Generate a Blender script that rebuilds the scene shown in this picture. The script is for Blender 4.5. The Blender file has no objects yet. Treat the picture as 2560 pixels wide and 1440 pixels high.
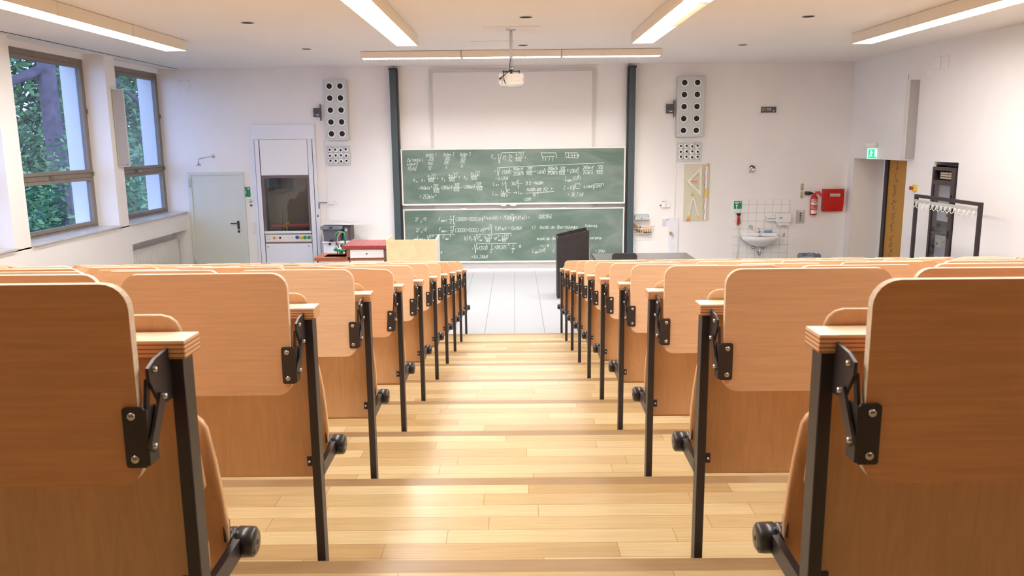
import bpy, bmesh, math, random
from mathutils import Vector, Matrix
random.seed(7)
PI = math.pi
SC = bpy.context.scene
COL = SC.collection

# ------------------------------------------------------------------ camera
FPX, PIT, YAW, ROLL = 2017.88, 0.179934, -0.004629, -0.010133
CAM = Vector((0.0268, 0.0, 2.48))
cy, sy = math.cos(YAW), math.sin(YAW)
cp, sp = math.cos(PIT), math.sin(PIT)
cr, sr = math.cos(ROLL), math.sin(ROLL)
def unyaw(v): return Vector((cy*v[0]+sy*v[1], -sy*v[0]+cy*v[1], v[2]))
RT = unyaw((1, 0, 0)); FW = unyaw((0, cp, -sp)); UPV = unyaw((0, sp, cp))
cam_right = cr*RT + sr*UPV
cam_up = cr*UPV - sr*RT
cd = bpy.data.cameras.new('camera'); cam = bpy.data.objects.new('camera', cd); COL.objects.link(cam)
M = Matrix.Identity(4)
for i in range(3):
    M[i][0], M[i][1], M[i][2], M[i][3] = cam_right[i], cam_up[i], -FW[i], CAM[i]
cam.matrix_world = M
cd.sensor_width = 36; cd.lens = 36*FPX/2560; cd.clip_start = .05; cd.clip_end = 300
cd.dof.use_dof = True; cd.dof.focus_distance = 9.0; cd.dof.aperture_fstop = 11
SC.camera = cam

# ------------------------------------------------------------------ world, exposure
W = bpy.data.worlds.new('world'); SC.world = W; W.use_nodes = True
bgn = W.node_tree.nodes['Background']
bgn.inputs[0].default_value = (0.40, 0.55, 1.0, 1); bgn.inputs[1].default_value = 4.0
SC.view_settings.view_transform = 'Standard'; SC.view_settings.look = 'None'
SC.view_settings.gamma = 1; SC.view_settings.exposure = 0.1
SC.view_settings.use_curve_mapping = False
LAMP = 25.0        # emission strength of the ceiling diffusers
LAMP_COL = (1.0, 0.98, 0.965)

# pixel of the photograph -> point on a real plane (used to read off positions on walls)
def ray(u, v):
    a, b = u-1280, v-720
    a, b = cr*a+sr*b, -sr*a+cr*b
    return unyaw((a/FPX, cp - b/FPX*sp, -sp - b/FPX*cp))
def onY(u, v, y):
    r = ray(u, v); return CAM + r*((y-CAM.y)/r.y)
def onX(u, v, x):
    r = ray(u, v); return CAM + r*((x-CAM.x)/r.x)
def onZ(u, v, z):
    r = ray(u, v); return CAM + r*((z-CAM.z)/r.z)

# ------------------------------------------------------------------ room numbers
XL, XR, D, ZC = -6.29, 6.35, 15.48, 3.865
PITCH, RISE, Y0, ZTOP = .928, .133, 1.421, 2.131
def Yk(k): return Y0 + PITCH*k
def Zup(k): return 1.33 - RISE*k           # tread on the viewer's side of row k
def Zlow(k): return Zup(k) - RISE

# ------------------------------------------------------------------ materials
def lin(c):
    r = []
    for x in c:
        x /= 255.0
        r.append(x/12.92 if x <= .04045 else ((x+.055)/1.055)**2.4)
    return (*r, 1)
MATS = {}
class NT:
    def __init__(s, m): s.t = m.node_tree; s.n = s.t.nodes; s.b = s.n['Principled BSDF']
    def new(s, ty, **k):
        n = s.n.new(ty)
        for a, b in k.items(): setattr(n, a, b)
        return n
    def link(s, a, b): s.t.links.new(a, b)
def mat(name, rgb, rough=.5, metal=0, var=0, scale=8, bump=0, bscale=60, spec=.5, emit=None, es=0, coat=0):
    if name in MATS: return MATS[name]
    m = bpy.data.materials.new(name); m.use_nodes = True; MATS[name] = m
    t = NT(m); b = t.b
    b.inputs['Base Color'].default_value = lin(rgb); b.inputs['Roughness'].default_value = rough
    b.inputs['Metallic'].default_value = metal; b.inputs['Specular IOR Level'].default_value = spec
    if coat: b.inputs['Coat Weight'].default_value = coat; b.inputs['Coat Roughness'].default_value = .2
    if emit:
        b.inputs['Emission Color'].default_value = emit; b.inputs['Emission Strength'].default_value = es
    if var or bump:
        tc = t.new('ShaderNodeTexCoord')
        if var:
            nz = t.new('ShaderNodeTexNoise'); nz.inputs['Scale'].default_value = scale; nz.inputs['Detail'].default_value = 5
            t.link(tc.outputs['Object'], nz.inputs['Vector'])
            mr = t.new('ShaderNodeMapRange'); mr.inputs['From Min'].default_value = .3; mr.inputs['From Max'].default_value = .7
            mr.inputs['To Min'].default_value = 1-var; mr.inputs['To Max'].default_value = 1+var*.4
            t.link(nz.outputs['Fac'], mr.inputs['Value'])
            mx = t.new('ShaderNodeVectorMath', operation='SCALE'); mx.inputs[0].default_value = lin(rgb)[:3]
            t.link(mr.outputs[0], mx.inputs['Scale']); t.link(mx.outputs[0], b.inputs['Base Color'])
        if bump:
            nb = t.new('ShaderNodeTexNoise'); nb.inputs['Scale'].default_value = bscale; nb.inputs['Detail'].default_value = 4
            t.link(tc.outputs['Object'], nb.inputs['Vector'])
            bp = t.new('ShaderNodeBump'); bp.inputs['Strength'].default_value = bump; bp.inputs['Distance'].default_value = .01
            t.link(nb.outputs['Fac'], bp.inputs['Height']); t.link(bp.outputs[0], b.inputs['Normal'])
    return m

def wood(name, ca, cb, stretch=(1.2, 14, 30), rough=.38, cath=0):
    """lengthwise grain; tone between the two colours is picked by the object's own colour (red channel)"""
    m = bpy.data.materials.new(name); m.use_nodes = True; MATS[name] = m
    t = NT(m); b = t.b
    tc = t.new('ShaderNodeTexCoord'); oi = t.new('ShaderNodeObjectInfo')
    off = t.new('ShaderNodeVectorMath', operation='MULTIPLY_ADD')
    off.inputs[1].default_value = (1, 1, 1)
    mulr = t.new('ShaderNodeMath', operation='MULTIPLY'); mulr.inputs[1].default_value = 37.0
    t.link(oi.outputs['Random'], mulr.inputs[0])
    t.link(tc.outputs['Object'], off.inputs[0]); t.link(mulr.outputs[0], off.inputs[2])
    mp = t.new('ShaderNodeMapping'); mp.inputs['Scale'].default_value = stretch
    t.link(off.outputs[0], mp.inputs['Vector'])
    n1 = t.new('ShaderNodeTexNoise'); n1.inputs['Scale'].default_value = 4; n1.inputs['Detail'].default_value = 8; n1.inputs['Roughness'].default_value = .62
    n1.inputs['Distortion'].default_value = cath
    t.link(mp.outputs[0], n1.inputs['Vector'])
    n2 = t.new('ShaderNodeTexNoise'); n2.inputs['Scale'].default_value = 1.6; n2.inputs['Detail'].default_value = 2
    t.link(off.outputs[0], n2.inputs['Vector'])
    sep = t.new('ShaderNodeSeparateColor'); t.link(oi.outputs['Color'], sep.inputs[0])
    mix = t.new('ShaderNodeMix', data_type='RGBA'); mix.inputs[6].default_value = lin(ca); mix.inputs[7].default_value = lin(cb)
    t.link(sep.outputs[0], mix.inputs[0])
    ad = t.new('ShaderNodeMath', operation='MULTIPLY_ADD'); ad.inputs[1].default_value = .45
    t.link(n2.outputs['Fac'], ad.inputs[0]); t.link(n1.outputs['Fac'], ad.inputs[2])
    mr = t.new('ShaderNodeMapRange'); mr.inputs['From Min'].default_value = .5; mr.inputs['From Max'].default_value = .95
    mr.inputs['To Min'].default_value = .88; mr.inputs['To Max'].default_value = 1.07
    t.link(ad.outputs[0], mr.inputs['Value'])
    sc = t.new('ShaderNodeVectorMath', operation='SCALE'); t.link(mix.outputs[2], sc.inputs[0]); t.link(mr.outputs[0], sc.inputs['Scale'])
    t.link(sc.outputs[0], b.inputs['Base Color']); b.inputs['Roughness'].default_value = rough
    bp = t.new('ShaderNodeBump'); bp.inputs['Strength'].default_value = .04; bp.inputs['Distance'].default_value = .003
    t.link(n1.outputs['Fac'], bp.inputs['Height']); t.link(bp.outputs[0], b.inputs['Normal'])
    return m
BEECH = wood('beech_veneer', (238, 206, 172), (218, 158, 110))
BEECHV = wood('beech_upright_grain', (224, 182, 138), (206, 156, 110), (10, 10, 1.1), cath=1.6)
PLYEDGE = mat('plywood_edge', (226, 205, 178), .6, var=.12, scale=60)
def plyedge_mat():
    m = bpy.data.materials.new('layered_plywood'); m.use_nodes = True; t = NT(m)
    tc = t.new('ShaderNodeTexCoord'); sx = t.new('ShaderNodeSeparateXYZ'); t.link(tc.outputs['Object'], sx.inputs[0])
    mu = t.new('ShaderNodeMath', operation='MULTIPLY'); mu.inputs[1].default_value = 125.0; t.link(sx.outputs[2], mu.inputs[0])
    fr = t.new('ShaderNodeMath', operation='FRACT'); t.link(mu.outputs[0], fr.inputs[0])
    gt = t.new('ShaderNodeMath', operation='GREATER_THAN'); gt.inputs[1].default_value = .66; t.link(fr.outputs[0], gt.inputs[0])
    mx = t.new('ShaderNodeMix', data_type='RGBA'); mx.inputs[6].default_value = lin((224, 176, 130)); mx.inputs[7].default_value = lin((160, 102, 62))
    t.link(gt.outputs[0], mx.inputs[0]); t.link(mx.outputs[2], t.b.inputs['Base Color']); t.b.inputs['Roughness'].default_value = .55
    return m
PLY = plyedge_mat()
LEDGE = wood('ledge_top_beech', (240, 218, 188), (232, 204, 168))
BLACK = mat('black_powder_coat', (58, 53, 54), .42, .3, spec=.5)
DARK = mat('dark_plastic', (40, 38, 40), .35, coat=.3)
STEEL = mat('zinc_screw', (190, 188, 186), .25, 1)
CHROME = mat('chrome', (210, 210, 212), .12, 1)
WALL = mat('wall_plaster', (245, 240, 235), .85, var=.03, scale=1.2, bump=.05, bscale=90, spec=.2)
CEIL = mat('ceiling_plaster', (246, 240, 234), .9, var=.02, scale=.7, spec=.1)
WHITE = mat('white_paint', (240, 238, 234), .45)
WHITEB = mat('cool_white_laminate', (234, 234, 238), .35)
GREYL = mat('light_grey_paint', (204, 208, 208), .5)
GREYS = mat('speaker_grey', (206, 208, 205), .55)
DOORG = mat('pale_green_grey_door', (216, 219, 208), .45, var=.03, scale=3)
TEAL = mat('dark_teal_steel', (60, 74, 78), .45, 0, var=.12, scale=5)
REDT = mat('red_ceramic_tile', (160, 70, 68), .3, var=.25, scale=9)
BRT = mat('brown_red_ceramic', (168, 92, 62), .35, var=.1, scale=8)
RED = mat('signal_red', (196, 34, 32), .35)
SAFE = mat('safety_green', (16, 140, 90), .4)
GREENP = mat('green_pipe_paint', (40, 150, 92), .35)
YEL = mat('yellow_plastic', (235, 205, 60), .4)
BLUE = mat('blue_plastic', (60, 84, 160), .35)
ORG = mat('orange_plastic', (238, 140, 60), .4)
CREAM = mat('cream_enamel', (238, 232, 218), .35)
OCHRE = None
PALEW = wood('pale_birch', (244, 220, 176), (240, 212, 166), (2, 10, 2))
BLUEG = mat('blue_grey_plastic', (122, 122, 132), .45)
DARKG = mat('dark_grey_plastic', (98, 98, 108), .45)
ALU = mat('window_bronze_aluminium', (138, 126, 114), .55, 0, var=.1, scale=6)
STONE = mat('grey_marble_sill', (205, 203, 200), .3, var=.15, scale=6)
FROST = mat('lamp_diffuser', (255, 250, 240), .5, emit=(*LAMP_COL, 1), es=LAMP)
LAMPBODY = mat('lamp_housing_cream', (240, 226, 204), .5)
CHALK = mat('chalk', (205, 214, 205), .9)
INK = mat('black_ink', (30, 30, 32), .6)

def glassmat(name, tint, refl=.08, see=.95):
    m = bpy.data.materials.new(name); m.use_nodes = True; n = m.node_tree.nodes; n.clear()
    o = n.new('ShaderNodeOutputMaterial'); tr = n.new('ShaderNodeBsdfTransparent'); gl = n.new('ShaderNodeBsdfGlossy')
    tr.inputs[0].default_value = (*[c*see for c in tint], 1); gl.inputs['Roughness'].default_value = .02
    mx = n.new('ShaderNodeMixShader'); fr = n.new('ShaderNodeLayerWeight'); pw = n.new('ShaderNodeMath'); pw.operation = 'POWER'; pw.inputs[1].default_value = 4
    ad = n.new('ShaderNodeMath'); ad.operation = 'ADD'; ad.use_clamp = True; ad.inputs[1].default_value = refl
    L = m.node_tree.links
    L.new(fr.outputs[1], pw.inputs[0]); L.new(pw.outputs[0], ad.inputs[0]); L.new(ad.outputs[0], mx.inputs[0]); L.new(tr.outputs[0], mx.inputs[1]); L.new(gl.outputs[0], mx.inputs[2]); L.new(mx.outputs[0], o.inputs[0])
    return m
GLASS = glassmat('window_glass', (.9, .95, 1.0), .02)
GLASSD = glassmat('smoked_glass', (.9, .91, .92), .05)

def floor_wood():
    m = bpy.data.materials.new('oak_strip_floor'); m.use_nodes = True; t = NT(m)
    tc = t.new('ShaderNodeTexCoord')
    br = t.new('ShaderNodeTexBrick'); br.offset = .37; br.offset_frequency = 2; br.squash = 1
    br.inputs['Scale'].default_value = 1; br.inputs['Mortar Size'].default_value = .0012; br.inputs['Mortar Smooth'].default_value = .1
    br.inputs['Brick Width'].default_value = .83; br.inputs['Row Height'].default_value = .1031
    br.inputs['Color1'].default_value = lin((210, 190, 146)); br.inputs['Color2'].default_value = lin((178, 147, 100)); br.inputs['Mortar'].default_value = lin((150, 112, 72))
    br.inputs['Bias'].default_value = -.1
    br.offset = 0
    sx = t.new('ShaderNodeSeparateXYZ'); t.link(tc.outputs['Object'], sx.inputs[0])
    dv = t.new('ShaderNodeMath', operation='DIVIDE'); dv.inputs[1].default_value = .1031; t.link(sx.outputs[1], dv.inputs[0])
    flr = t.new('ShaderNodeMath', operation='FLOOR'); t.link(dv.outputs[0], flr.inputs[0])
    wn = t.new('ShaderNodeTexWhiteNoise', noise_dimensions='1D'); t.link(flr.outputs[0], wn.inputs['W'])
    sh = t.new('ShaderNodeMath', operation='MULTIPLY_ADD'); sh.inputs[1].default_value = 3.7; t.link(wn.outputs['Value'], sh.inputs[0]); t.link(sx.outputs[0], sh.inputs[2])
    cx_ = t.new('ShaderNodeCombineXYZ'); t.link(sh.outputs[0], cx_.inputs[0]); t.link(sx.outputs[1], cx_.inputs[1])
    t.link(cx_.outputs[0], br.inputs['Vector'])
    mp = t.new('ShaderNodeMapping'); mp.inputs['Scale'].default_value = (1.5, 26, 1); t.link(tc.outputs['Object'], mp.inputs['Vector'])
    nz = t.new('ShaderNodeTexNoise'); nz.inputs['Scale'].default_value = 3; nz.inputs['Detail'].default_value = 8; nz.inputs['Distortion'].default_value = .6
    t.link(mp.outputs[0], nz.inputs['Vector'])
    mr = t.new('ShaderNodeMapRange'); mr.inputs['From Min'].default_value = .3; mr.inputs['From Max'].default_value = .7; mr.inputs['To Min'].default_value = .86; mr.inputs['To Max'].default_value = 1.06
    t.link(nz.outputs['Fac'], mr.inputs['Value'])
    sc = t.new('ShaderNodeVectorMath', operation='SCALE'); t.link(br.outputs['Color'], sc.inputs[0]); t.link(mr.outputs[0], sc.inputs['Scale'])
    t.link(sc.outputs[0], t.b.inputs['Base Color']); t.b.inputs['Roughness'].default_value = .3
    return m
def tile_floor():
    m = bpy.data.materials.new('pale_floor_tiles'); m.use_nodes = True; t = NT(m)
    tc = t.new('ShaderNodeTexCoord'); sx = t.new('ShaderNodeSeparateXYZ'); t.link(tc.outputs['Object'], sx.inputs[0])
    def lines(out, size, wdt, off):
        a = t.new('ShaderNodeMath', operation='ADD'); a.inputs[1].default_value = off; t.link(out, a.inputs[0])
        b = t.new('ShaderNodeMath', operation='PINGPONG'); b.inputs[1].default_value = size/2; t.link(a.outputs[0], b.inputs[0])
        c = t.new('ShaderNodeMath', operation='LESS_THAN'); c.inputs[1].default_value = wdt; t.link(b.outputs[0], c.inputs[0])
        return c.outputs[0]
    lx = lines(sx.outputs[0], .395, .0045, -.01+.395*40); ly = lines(sx.outputs[1], .2, .0022, 0)
    m1 = t.new('ShaderNodeMix', data_type='RGBA'); m1.inputs[6].default_value = lin((160, 160, 163)); m1.inputs[7].default_value = lin((146, 146, 149)); t.link(ly, m1.inputs[0])
    m2 = t.new('ShaderNodeMix', data_type='RGBA'); m2.inputs[7].default_value = lin((112, 110, 104)); t.link(lx, m2.inputs[0]); t.link(m1.outputs[2], m2.inputs[6])
    t.link(m2.outputs[2], t.b.inputs['Base Color']); t.b.inputs['Roughness'].default_value = .35
    return m
def board_mat():
    m = bpy.data.materials.new('green_enamel_board'); m.use_nodes = True; t = NT(m)
    tc = t.new('ShaderNodeTexCoord')
    n = t.new('ShaderNodeTexNoise'); n.inputs['Scale'].default_value = 1.3; n.inputs['Detail'].default_value = 6; n.inputs['Distortion'].default_value = .8
    mp = t.new('ShaderNodeMapping'); mp.inputs['Scale'].default_value = (1, 1, 2.2); mp.inputs['Rotation'].default_value = (0, .5, 0)
    t.link(tc.outputs['Object'], mp.inputs[0]); t.link(mp.outputs[0], n.inputs['Vector'])
    mr = t.new('ShaderNodeMapRange'); mr.inputs['From Min'].default_value = .4; mr.inputs['From Max'].default_value = .78; t.link(n.outputs['Fac'], mr.inputs['Value'])
    mx = t.new('ShaderNodeMix', data_type='RGBA'); mx.inputs[6].default_value = lin((82, 102, 90)); mx.inputs[7].default_value = lin((126, 136, 130)); t.link(mr.outputs[0], mx.inputs[0])
    t.link(mx.outputs[2], t.b.inputs['Base Color']); t.b.inputs['Roughness'].default_value = .55
    return m
def ochre_mat():
    m = bpy.data.materials.new('worn_ochre_door'); m.use_nodes = True; t = NT(m)
    tc = t.new('ShaderNodeTexCoord')
    n = t.new('ShaderNodeTexNoise'); n.inputs['Scale'].default_value = 22; n.inputs['Detail'].default_value = 7; t.link(tc.outputs['Object'], n.inputs['Vector'])
    sx = t.new('ShaderNodeSeparateXYZ'); t.link(tc.outputs['Object'], sx.inputs[0])
    d = t.new('ShaderNodeMath', operation='SUBTRACT'); d.inputs[1].default_value = 14.70; t.link(sx.outputs[1], d.inputs[0])
    a = t.new('ShaderNodeMath', operation='ABSOLUTE'); t.link(d.outputs[0], a.inputs[0])
    r = t.new('ShaderNodeMapRange'); r.inputs['From Min'].default_value = .0; r.inputs['From Max'].default_value = .26; r.inputs['To Min'].default_value = .13; r.inputs['To Max'].default_value = -.2
    t.link(a.outputs[0], r.inputs['Value'])
    s = t.new('ShaderNodeMath', operation='ADD'); t.link(n.outputs['Fac'], s.inputs[0]); t.link(r.outputs[0], s.inputs[1])
    g = t.new('ShaderNodeMapRange'); g.inputs['From Min'].default_value = .58; g.inputs['From Max'].default_value = .68; t.link(s.outputs[0], g.inputs['Value'])
    mx = t.new('ShaderNodeMix', data_type='RGBA'); mx.inputs[6].default_value = lin((206, 150, 62)); mx.inputs[7].default_value = lin((120, 92, 58)); t.link(g.outputs[0], mx.inputs[0])
    t.link(mx.outputs[2], t.b.inputs['Base Color']); t.b.inputs['Roughness'].default_value = .5
    return m
def walltile_mat():
    m = bpy.data.materials.new('white_wall_tiles'); m.use_nodes = True; t = NT(m)
    tc = t.new('ShaderNodeTexCoord'); sx = t.new('ShaderNodeSeparateXYZ'); t.link(tc.outputs['Object'], sx.inputs[0])
    o = []
    for ax in (0, 2):
        b = t.new('ShaderNodeMath', operation='PINGPONG'); b.inputs[1].default_value = .0775; t.link(sx.outputs[ax], b.inputs[0])
        c = t.new('ShaderNodeMath', operation='LESS_THAN'); c.inputs[1].default_value = .003; t.link(b.outputs[0], c.inputs[0]); o.append(c)
    mxm = t.new('ShaderNodeMath', operation='MAXIMUM'); t.link(o[0].outputs[0], mxm.inputs[0]); t.link(o[1].outputs[0], mxm.inputs[1])
    mx = t.new('ShaderNodeMix', data_type='RGBA'); mx.inputs[6].default_value = lin((242, 240, 236)); mx.inputs[7].default_value = lin((196, 180, 175)); t.link(mxm.outputs[0], mx.inputs[0])
    t.link(mx.outputs[2], t.b.inputs['Base Color']); t.b.inputs['Roughness'].default_value = .15
    return m
FLOORW, TILEF, BOARD, OCHRE, WTILE = floor_wood(), tile_floor(), board_mat(), ochre_mat(), walltile_mat()
NOSE = wood('oak_nosing', (170, 140, 102), (146, 118, 82), (1.2, 14, 20))

# ------------------------------------------------------------------ mesh builder
class B:
    """collects shapes; build() links them as ONE mesh object"""
    def __init__(s): s.bm = bmesh.new(); s.mats = [None]
    def _m(s, m):
        if m is None: return 0
        if m not in s.mats: s.mats.append(m)
        return s.mats.index(m)
    def box(s, x0, x1, y0, y1, z0, z1, m=None, bev=0, seg=2):
        i = s._m(m)
        vs = [s.bm.verts.new(p) for p in ((x0,y0,z0),(x1,y0,z0),(x1,y1,z0),(x0,y1,z0),(x0,y0,z1),(x1,y0,z1),(x1,y1,z1),(x0,y1,z1))]
        fs = [s.bm.faces.new([vs[j] for j in f]) for f in ((3,2,1,0),(4,5,6,7),(0,1,5,4),(1,2,6,5),(2,3,7,6),(3,0,4,7))]
        for f in fs: f.material_index = i
        if bev:
            es = list({e for f in fs for e in f.edges})
            r = bmesh.ops.bevel(s.bm, geom=es, offset=bev, segments=seg, affect='EDGES', profile=.5)
            for f in r['faces']: f.material_index = i; f.smooth = True
        return s
    def prism(s, pts, axis, a, b, m=None, em=None, smooth=False):
        """pts 2D outline extruded along axis from a to b. axis y: pts=(x,z); x: pts=(y,z); z: pts=(x,y). em: side material"""
        i = s._m(m); j = s._m(em) if em else i
        def P(p, t): return {'y': (p[0], t, p[1]), 'x': (t, p[0], p[1]), 'z': (p[0], p[1], t)}[axis]
        A = [s.bm.verts.new(P(p, a)) for p in pts]; Bv = [s.bm.verts.new(P(p, b)) for p in pts]
        f = s.bm.faces.new(A); f.material_index = i; f = s.bm.faces.new(Bv[::-1]); f.material_index = i
        n = len(pts)
        for k in range(n):
            f = s.bm.faces.new((A[k], Bv[k], Bv[(k+1) % n], A[(k+1) % n])); f.material_index = j; f.smooth = smooth
        return s
    def cyl(s, c, axis, r, h, m=None, seg=20, r2=None):
        """from c along axis for length h"""
        return s.tube([c, tuple(c[q] + (h if 'xyz'[q] == axis else 0) for q in range(3))], r, m, seg, r2)
    def tube(s, path, r, m=None, seg=10, r2=None):
        i = s._m(m); P = [Vector(p) for p in path]; rings = []
        up = None
        for k, p in enumerate(P):
            d = ((P[k+1]-p) if k < len(P)-1 else Vector((0,0,0))) + ((p-P[k-1]) if k else Vector((0,0,0)))
            d.normalize()
            if up is None: up = Vector((0,0,1)) if abs(d.z) < .9 else Vector((1,0,0))
            u = d.cross(up).normalized(); w = u.cross(d).normalized(); up = w
            rr = r if r2 is None else r + (r2-r)*k/(len(P)-1)
            rings.append([s.bm.verts.new(p + u*math.cos(2*PI*q/seg)*rr + w*math.sin(2*PI*q/seg)*rr) for q in range(seg)])
        for k in range(len(rings)-1):
            for q in range(seg):
                f = s.bm.faces.new((rings[k][q], rings[k][(q+1) % seg], rings[k+1][(q+1) % seg], rings[k+1][q])); f.material_index = i; f.smooth = True
        for R in (rings[0][::-1], rings[-1]):
            f = s.bm.faces.new(R); f.material_index = i
        return s
    def bar(s, a, b, w, t, m=None, nrm=(1,0,0)):
        """flat bar from a to b, width w in the plane, thickness t along nrm"""
        a, b, n = Vector(a), Vector(b), Vector(nrm).normalized()
        d = (b-a).normalized(); u = n.cross(d).normalized(); i = s._m(m)
        V = []
        for p in (a, b):
            for (p1, p2) in ((-1,-1),(1,-1),(1,1),(-1,1)):
                V.append(s.bm.verts.new(p + u*p1*w/2 + n*p2*t/2))
        for f in ((3,2,1,0),(4,5,6,7),(0,1,5,4),(1,2,6,5),(2,3,7,6),(3,0,4,7)):
            s.bm.faces.new([V[q] for q in f]).material_index = i
        return s
    def lathe(s, prof, c, axis='z', m=None, seg=28):
        """prof: list of (radius, height)"""
        i = s._m(m); rings = []
        for (r, h) in prof:
            R = []
            for q in range(seg):
                a, b = math.cos(2*PI*q/seg)*r, math.sin(2*PI*q/seg)*r
                o = {'z': (a, b, h), 'y': (a, h, b), 'x': (h, a, b)}[axis]
                R.append(s.bm.verts.new((c[0]+o[0], c[1]+o[1], c[2]+o[2])))
            rings.append(R)
        for k in range(len(rings)-1):
            for q in range(seg):
                f = s.bm.faces.new((rings[k][q], rings[k][(q+1) % seg], rings[k+1][(q+1) % seg], rings[k+1][q])); f.material_index = i; f.smooth = True
        return s
    def grid(s, P, m=None, thick=0):
        """P[i][j] points of a sheet"""
        i = s._m(m)
        V = [[s.bm.verts.new(p) for p in row] for row in P]
        for a in range(len(V)-1):
            for b in range(len(V[0])-1):
                f = s.bm.faces.new((V[a][b], V[a+1][b], V[a+1][b+1], V[a][b+1])); f.material_index = i; f.smooth = True
        return s
    def build(s, name, m=None, parent=None, loc=None, kind=None, solid=0, tint=None):
        s.mats[0] = m if m is not None else (s.mats[1] if len(s.mats) > 1 else WHITE)
        bmesh.ops.recalc_face_normals(s.bm, faces=s.bm.faces)
        me = bpy.data.meshes.new(name); s.bm.to_mesh(me); s.bm.free()
        for q in s.mats: me.materials.append(q)
        o = bpy.data.objects.new(name, me); COL.objects.link(o)
        if parent is not None: o.parent = parent
        if loc is not None: o.location = loc
        if kind: o['kind'] = kind
        if solid:
            md = o.modifiers.new('thickness', 'SOLIDIFY'); md.thickness = solid; md.offset = 0
        if tint is not None: o.color = (tint, tint, tint, 1)
        return o
def rrect(x0, x1, z0, z1, r, n=6):
    pts = []
    for cx_, cz_, a0 in ((x1-r, z1-r, 0), (x0+r, z1-r, 90), (x0+r, z0+r, 180), (x1-r, z0+r, 270)):
        for k in range(n+1):
            a = math.radians(a0 + 90*k/n); pts.append((cx_+r*math.cos(a), cz_+r*math.sin(a)))
    return pts
def thing(name, label, cat, loc=(0,0,0), rz=0, group=None):
    o = bpy.data.objects.new(name, None); COL.objects.link(o); o.location = loc; o.rotation_euler = (0,0,rz)
    o.empty_display_size = .1
    return tag(o, label, cat, group)
def tag(o, label, cat, group=None):
    o['label'] = label; o['category'] = cat
    if group: o['group'] = group
    return o
def struct(name, b, m=None): return b.build(name, m, kind='structure')
def copy_to(src, parent):
    c = src.copy(); COL.objects.link(c); c.parent = parent; return c
def text_mesh(name, body, size, loc, parent, m, rot=(PI/2,0,0), ext=.001, align='CENTER'):
    cu = bpy.data.curves.new(name, 'FONT'); cu.body = body; cu.size = size; cu.extrude = ext; cu.align_x = align; cu.align_y = 'CENTER'
    tmp = bpy.data.objects.new(name+'_tmp', cu); COL.objects.link(tmp)
    dg = bpy.context.evaluated_depsgraph_get(); dg.update()
    me = bpy.data.meshes.new_from_object(tmp.evaluated_get(dg)); bpy.data.objects.remove(tmp)
    me.materials.clear(); me.materials.append(m)
    o = bpy.data.objects.new(name, me); COL.objects.link(o); o.location = loc; o.rotation_euler = rot
    if parent is not None: o.parent = parent
    return o

# ------------------------------------------------------------------ setting
YB = -3.2
b = B()
b.box(XL-.7, XR+.6, 9.745, D+.2, -.15, 0)
struct('floor', b, TILEF)
b = B(); nb = B()
ks = list(range(-4, 10))
for k in ks:
    e1 = Yk(k)-.025; e0 = Yk(k-1)-.025 if k > ks[0] else YB
    b.box(XL, XR, e0-.03, e1-.075, -.12, Zup(k)); nb.box(XL, XR, e1-.075, e1, -.12, Zup(k))
struct('floor_steps', b, FLOORW)
nb.build('floor_step_nosings', NOSE, kind='structure', tint=.5)
# ceiling
struct('ceiling', B().box(XL-.75, XR+.6, YB-.2, D+.2, ZC, ZC+.2), CEIL)
# left wall: parapet, piers, head, radiator niche
SILL = 1.215
wl = B()
wl.box(-6.99, XL, YB, 7.7, -.2, ZC+.05)
wl.box(-6.99, XL, 7.7, 13.22, -.2, SILL-.03)
wl.box(-6.99, XL, 13.22, D, .865, SILL-.03)
wl.box(-6.99, XL-.3, 13.22, D, -.2, .87)
for a, c in ((10.10, 10.45), (12.85, 13.17)): wl.box(-6.99, XL, a, c, SILL-.05, ZC+.05)
wl.box(-6.99, -6.60, 7.7, D, 3.78, ZC+.05)
struct('wall_left', wl, WALL)
FX0, FX1, FZ0, FZ1 = onY(657, 440, D).x, onY(768, 440, D).x, onY(715, 577, D).z, onY(715, 440, D).z   # recess of the fume cupboard
wf = B(); wf.box(-7.0, FX0, D, D+.25, -.2, ZC+.05); wf.box(FX1, XR+.6, D, D+.25, -.2, ZC+.05); wf.box(FX0, FX1, D, D+.25, -.2, FZ0); wf.box(FX0, FX1, D, D+.25, FZ1, ZC+.05)
struct('wall_front', wf, WALL)
struct('wall_back', B().box(-7.0, XR+.6, YB-.25, YB, -.2, ZC+.05), mat('dark_back_wall', (110, 84, 66), .7))  # unseen wall, made dark to cut bounce light on the nearest benches
wr = B()
wr.box(XR, 6.9, YB, 11.64, -.2, ZC+.05); wr.box(XR, 6.9, 11.64, 12.31, -.2, .2); wr.box(XR, 6.9, 11.64, 12.31, 2.115, ZC+.05)
wr.box(6.75, 6.95, 11.6, 12.35, .15, 2.2)
wr.box(XR, 6.9, 12.31, 13.17, -.2, ZC+.05); wr.box(XR, 6.9, 13.17, 15.22, 2.106, ZC+.05); wr.box(XR, 6.9, 15.22, D, -.2, ZC+.05)
wr.box(6.96, 7.1, 13.0, D, -.2, 2.3)
struct('wall_right', wr, WALL)
# ceiling edge track along the window wall
t = B(); t.box(XL-.02, XL+.05, YB, D, ZC-.022, ZC-.001, WHITE); t.box(XL+.055, XL+.063, YB, D, ZC-.006, ZC-.001, INK)
struct('trim_1', t, WHITE)

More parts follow.
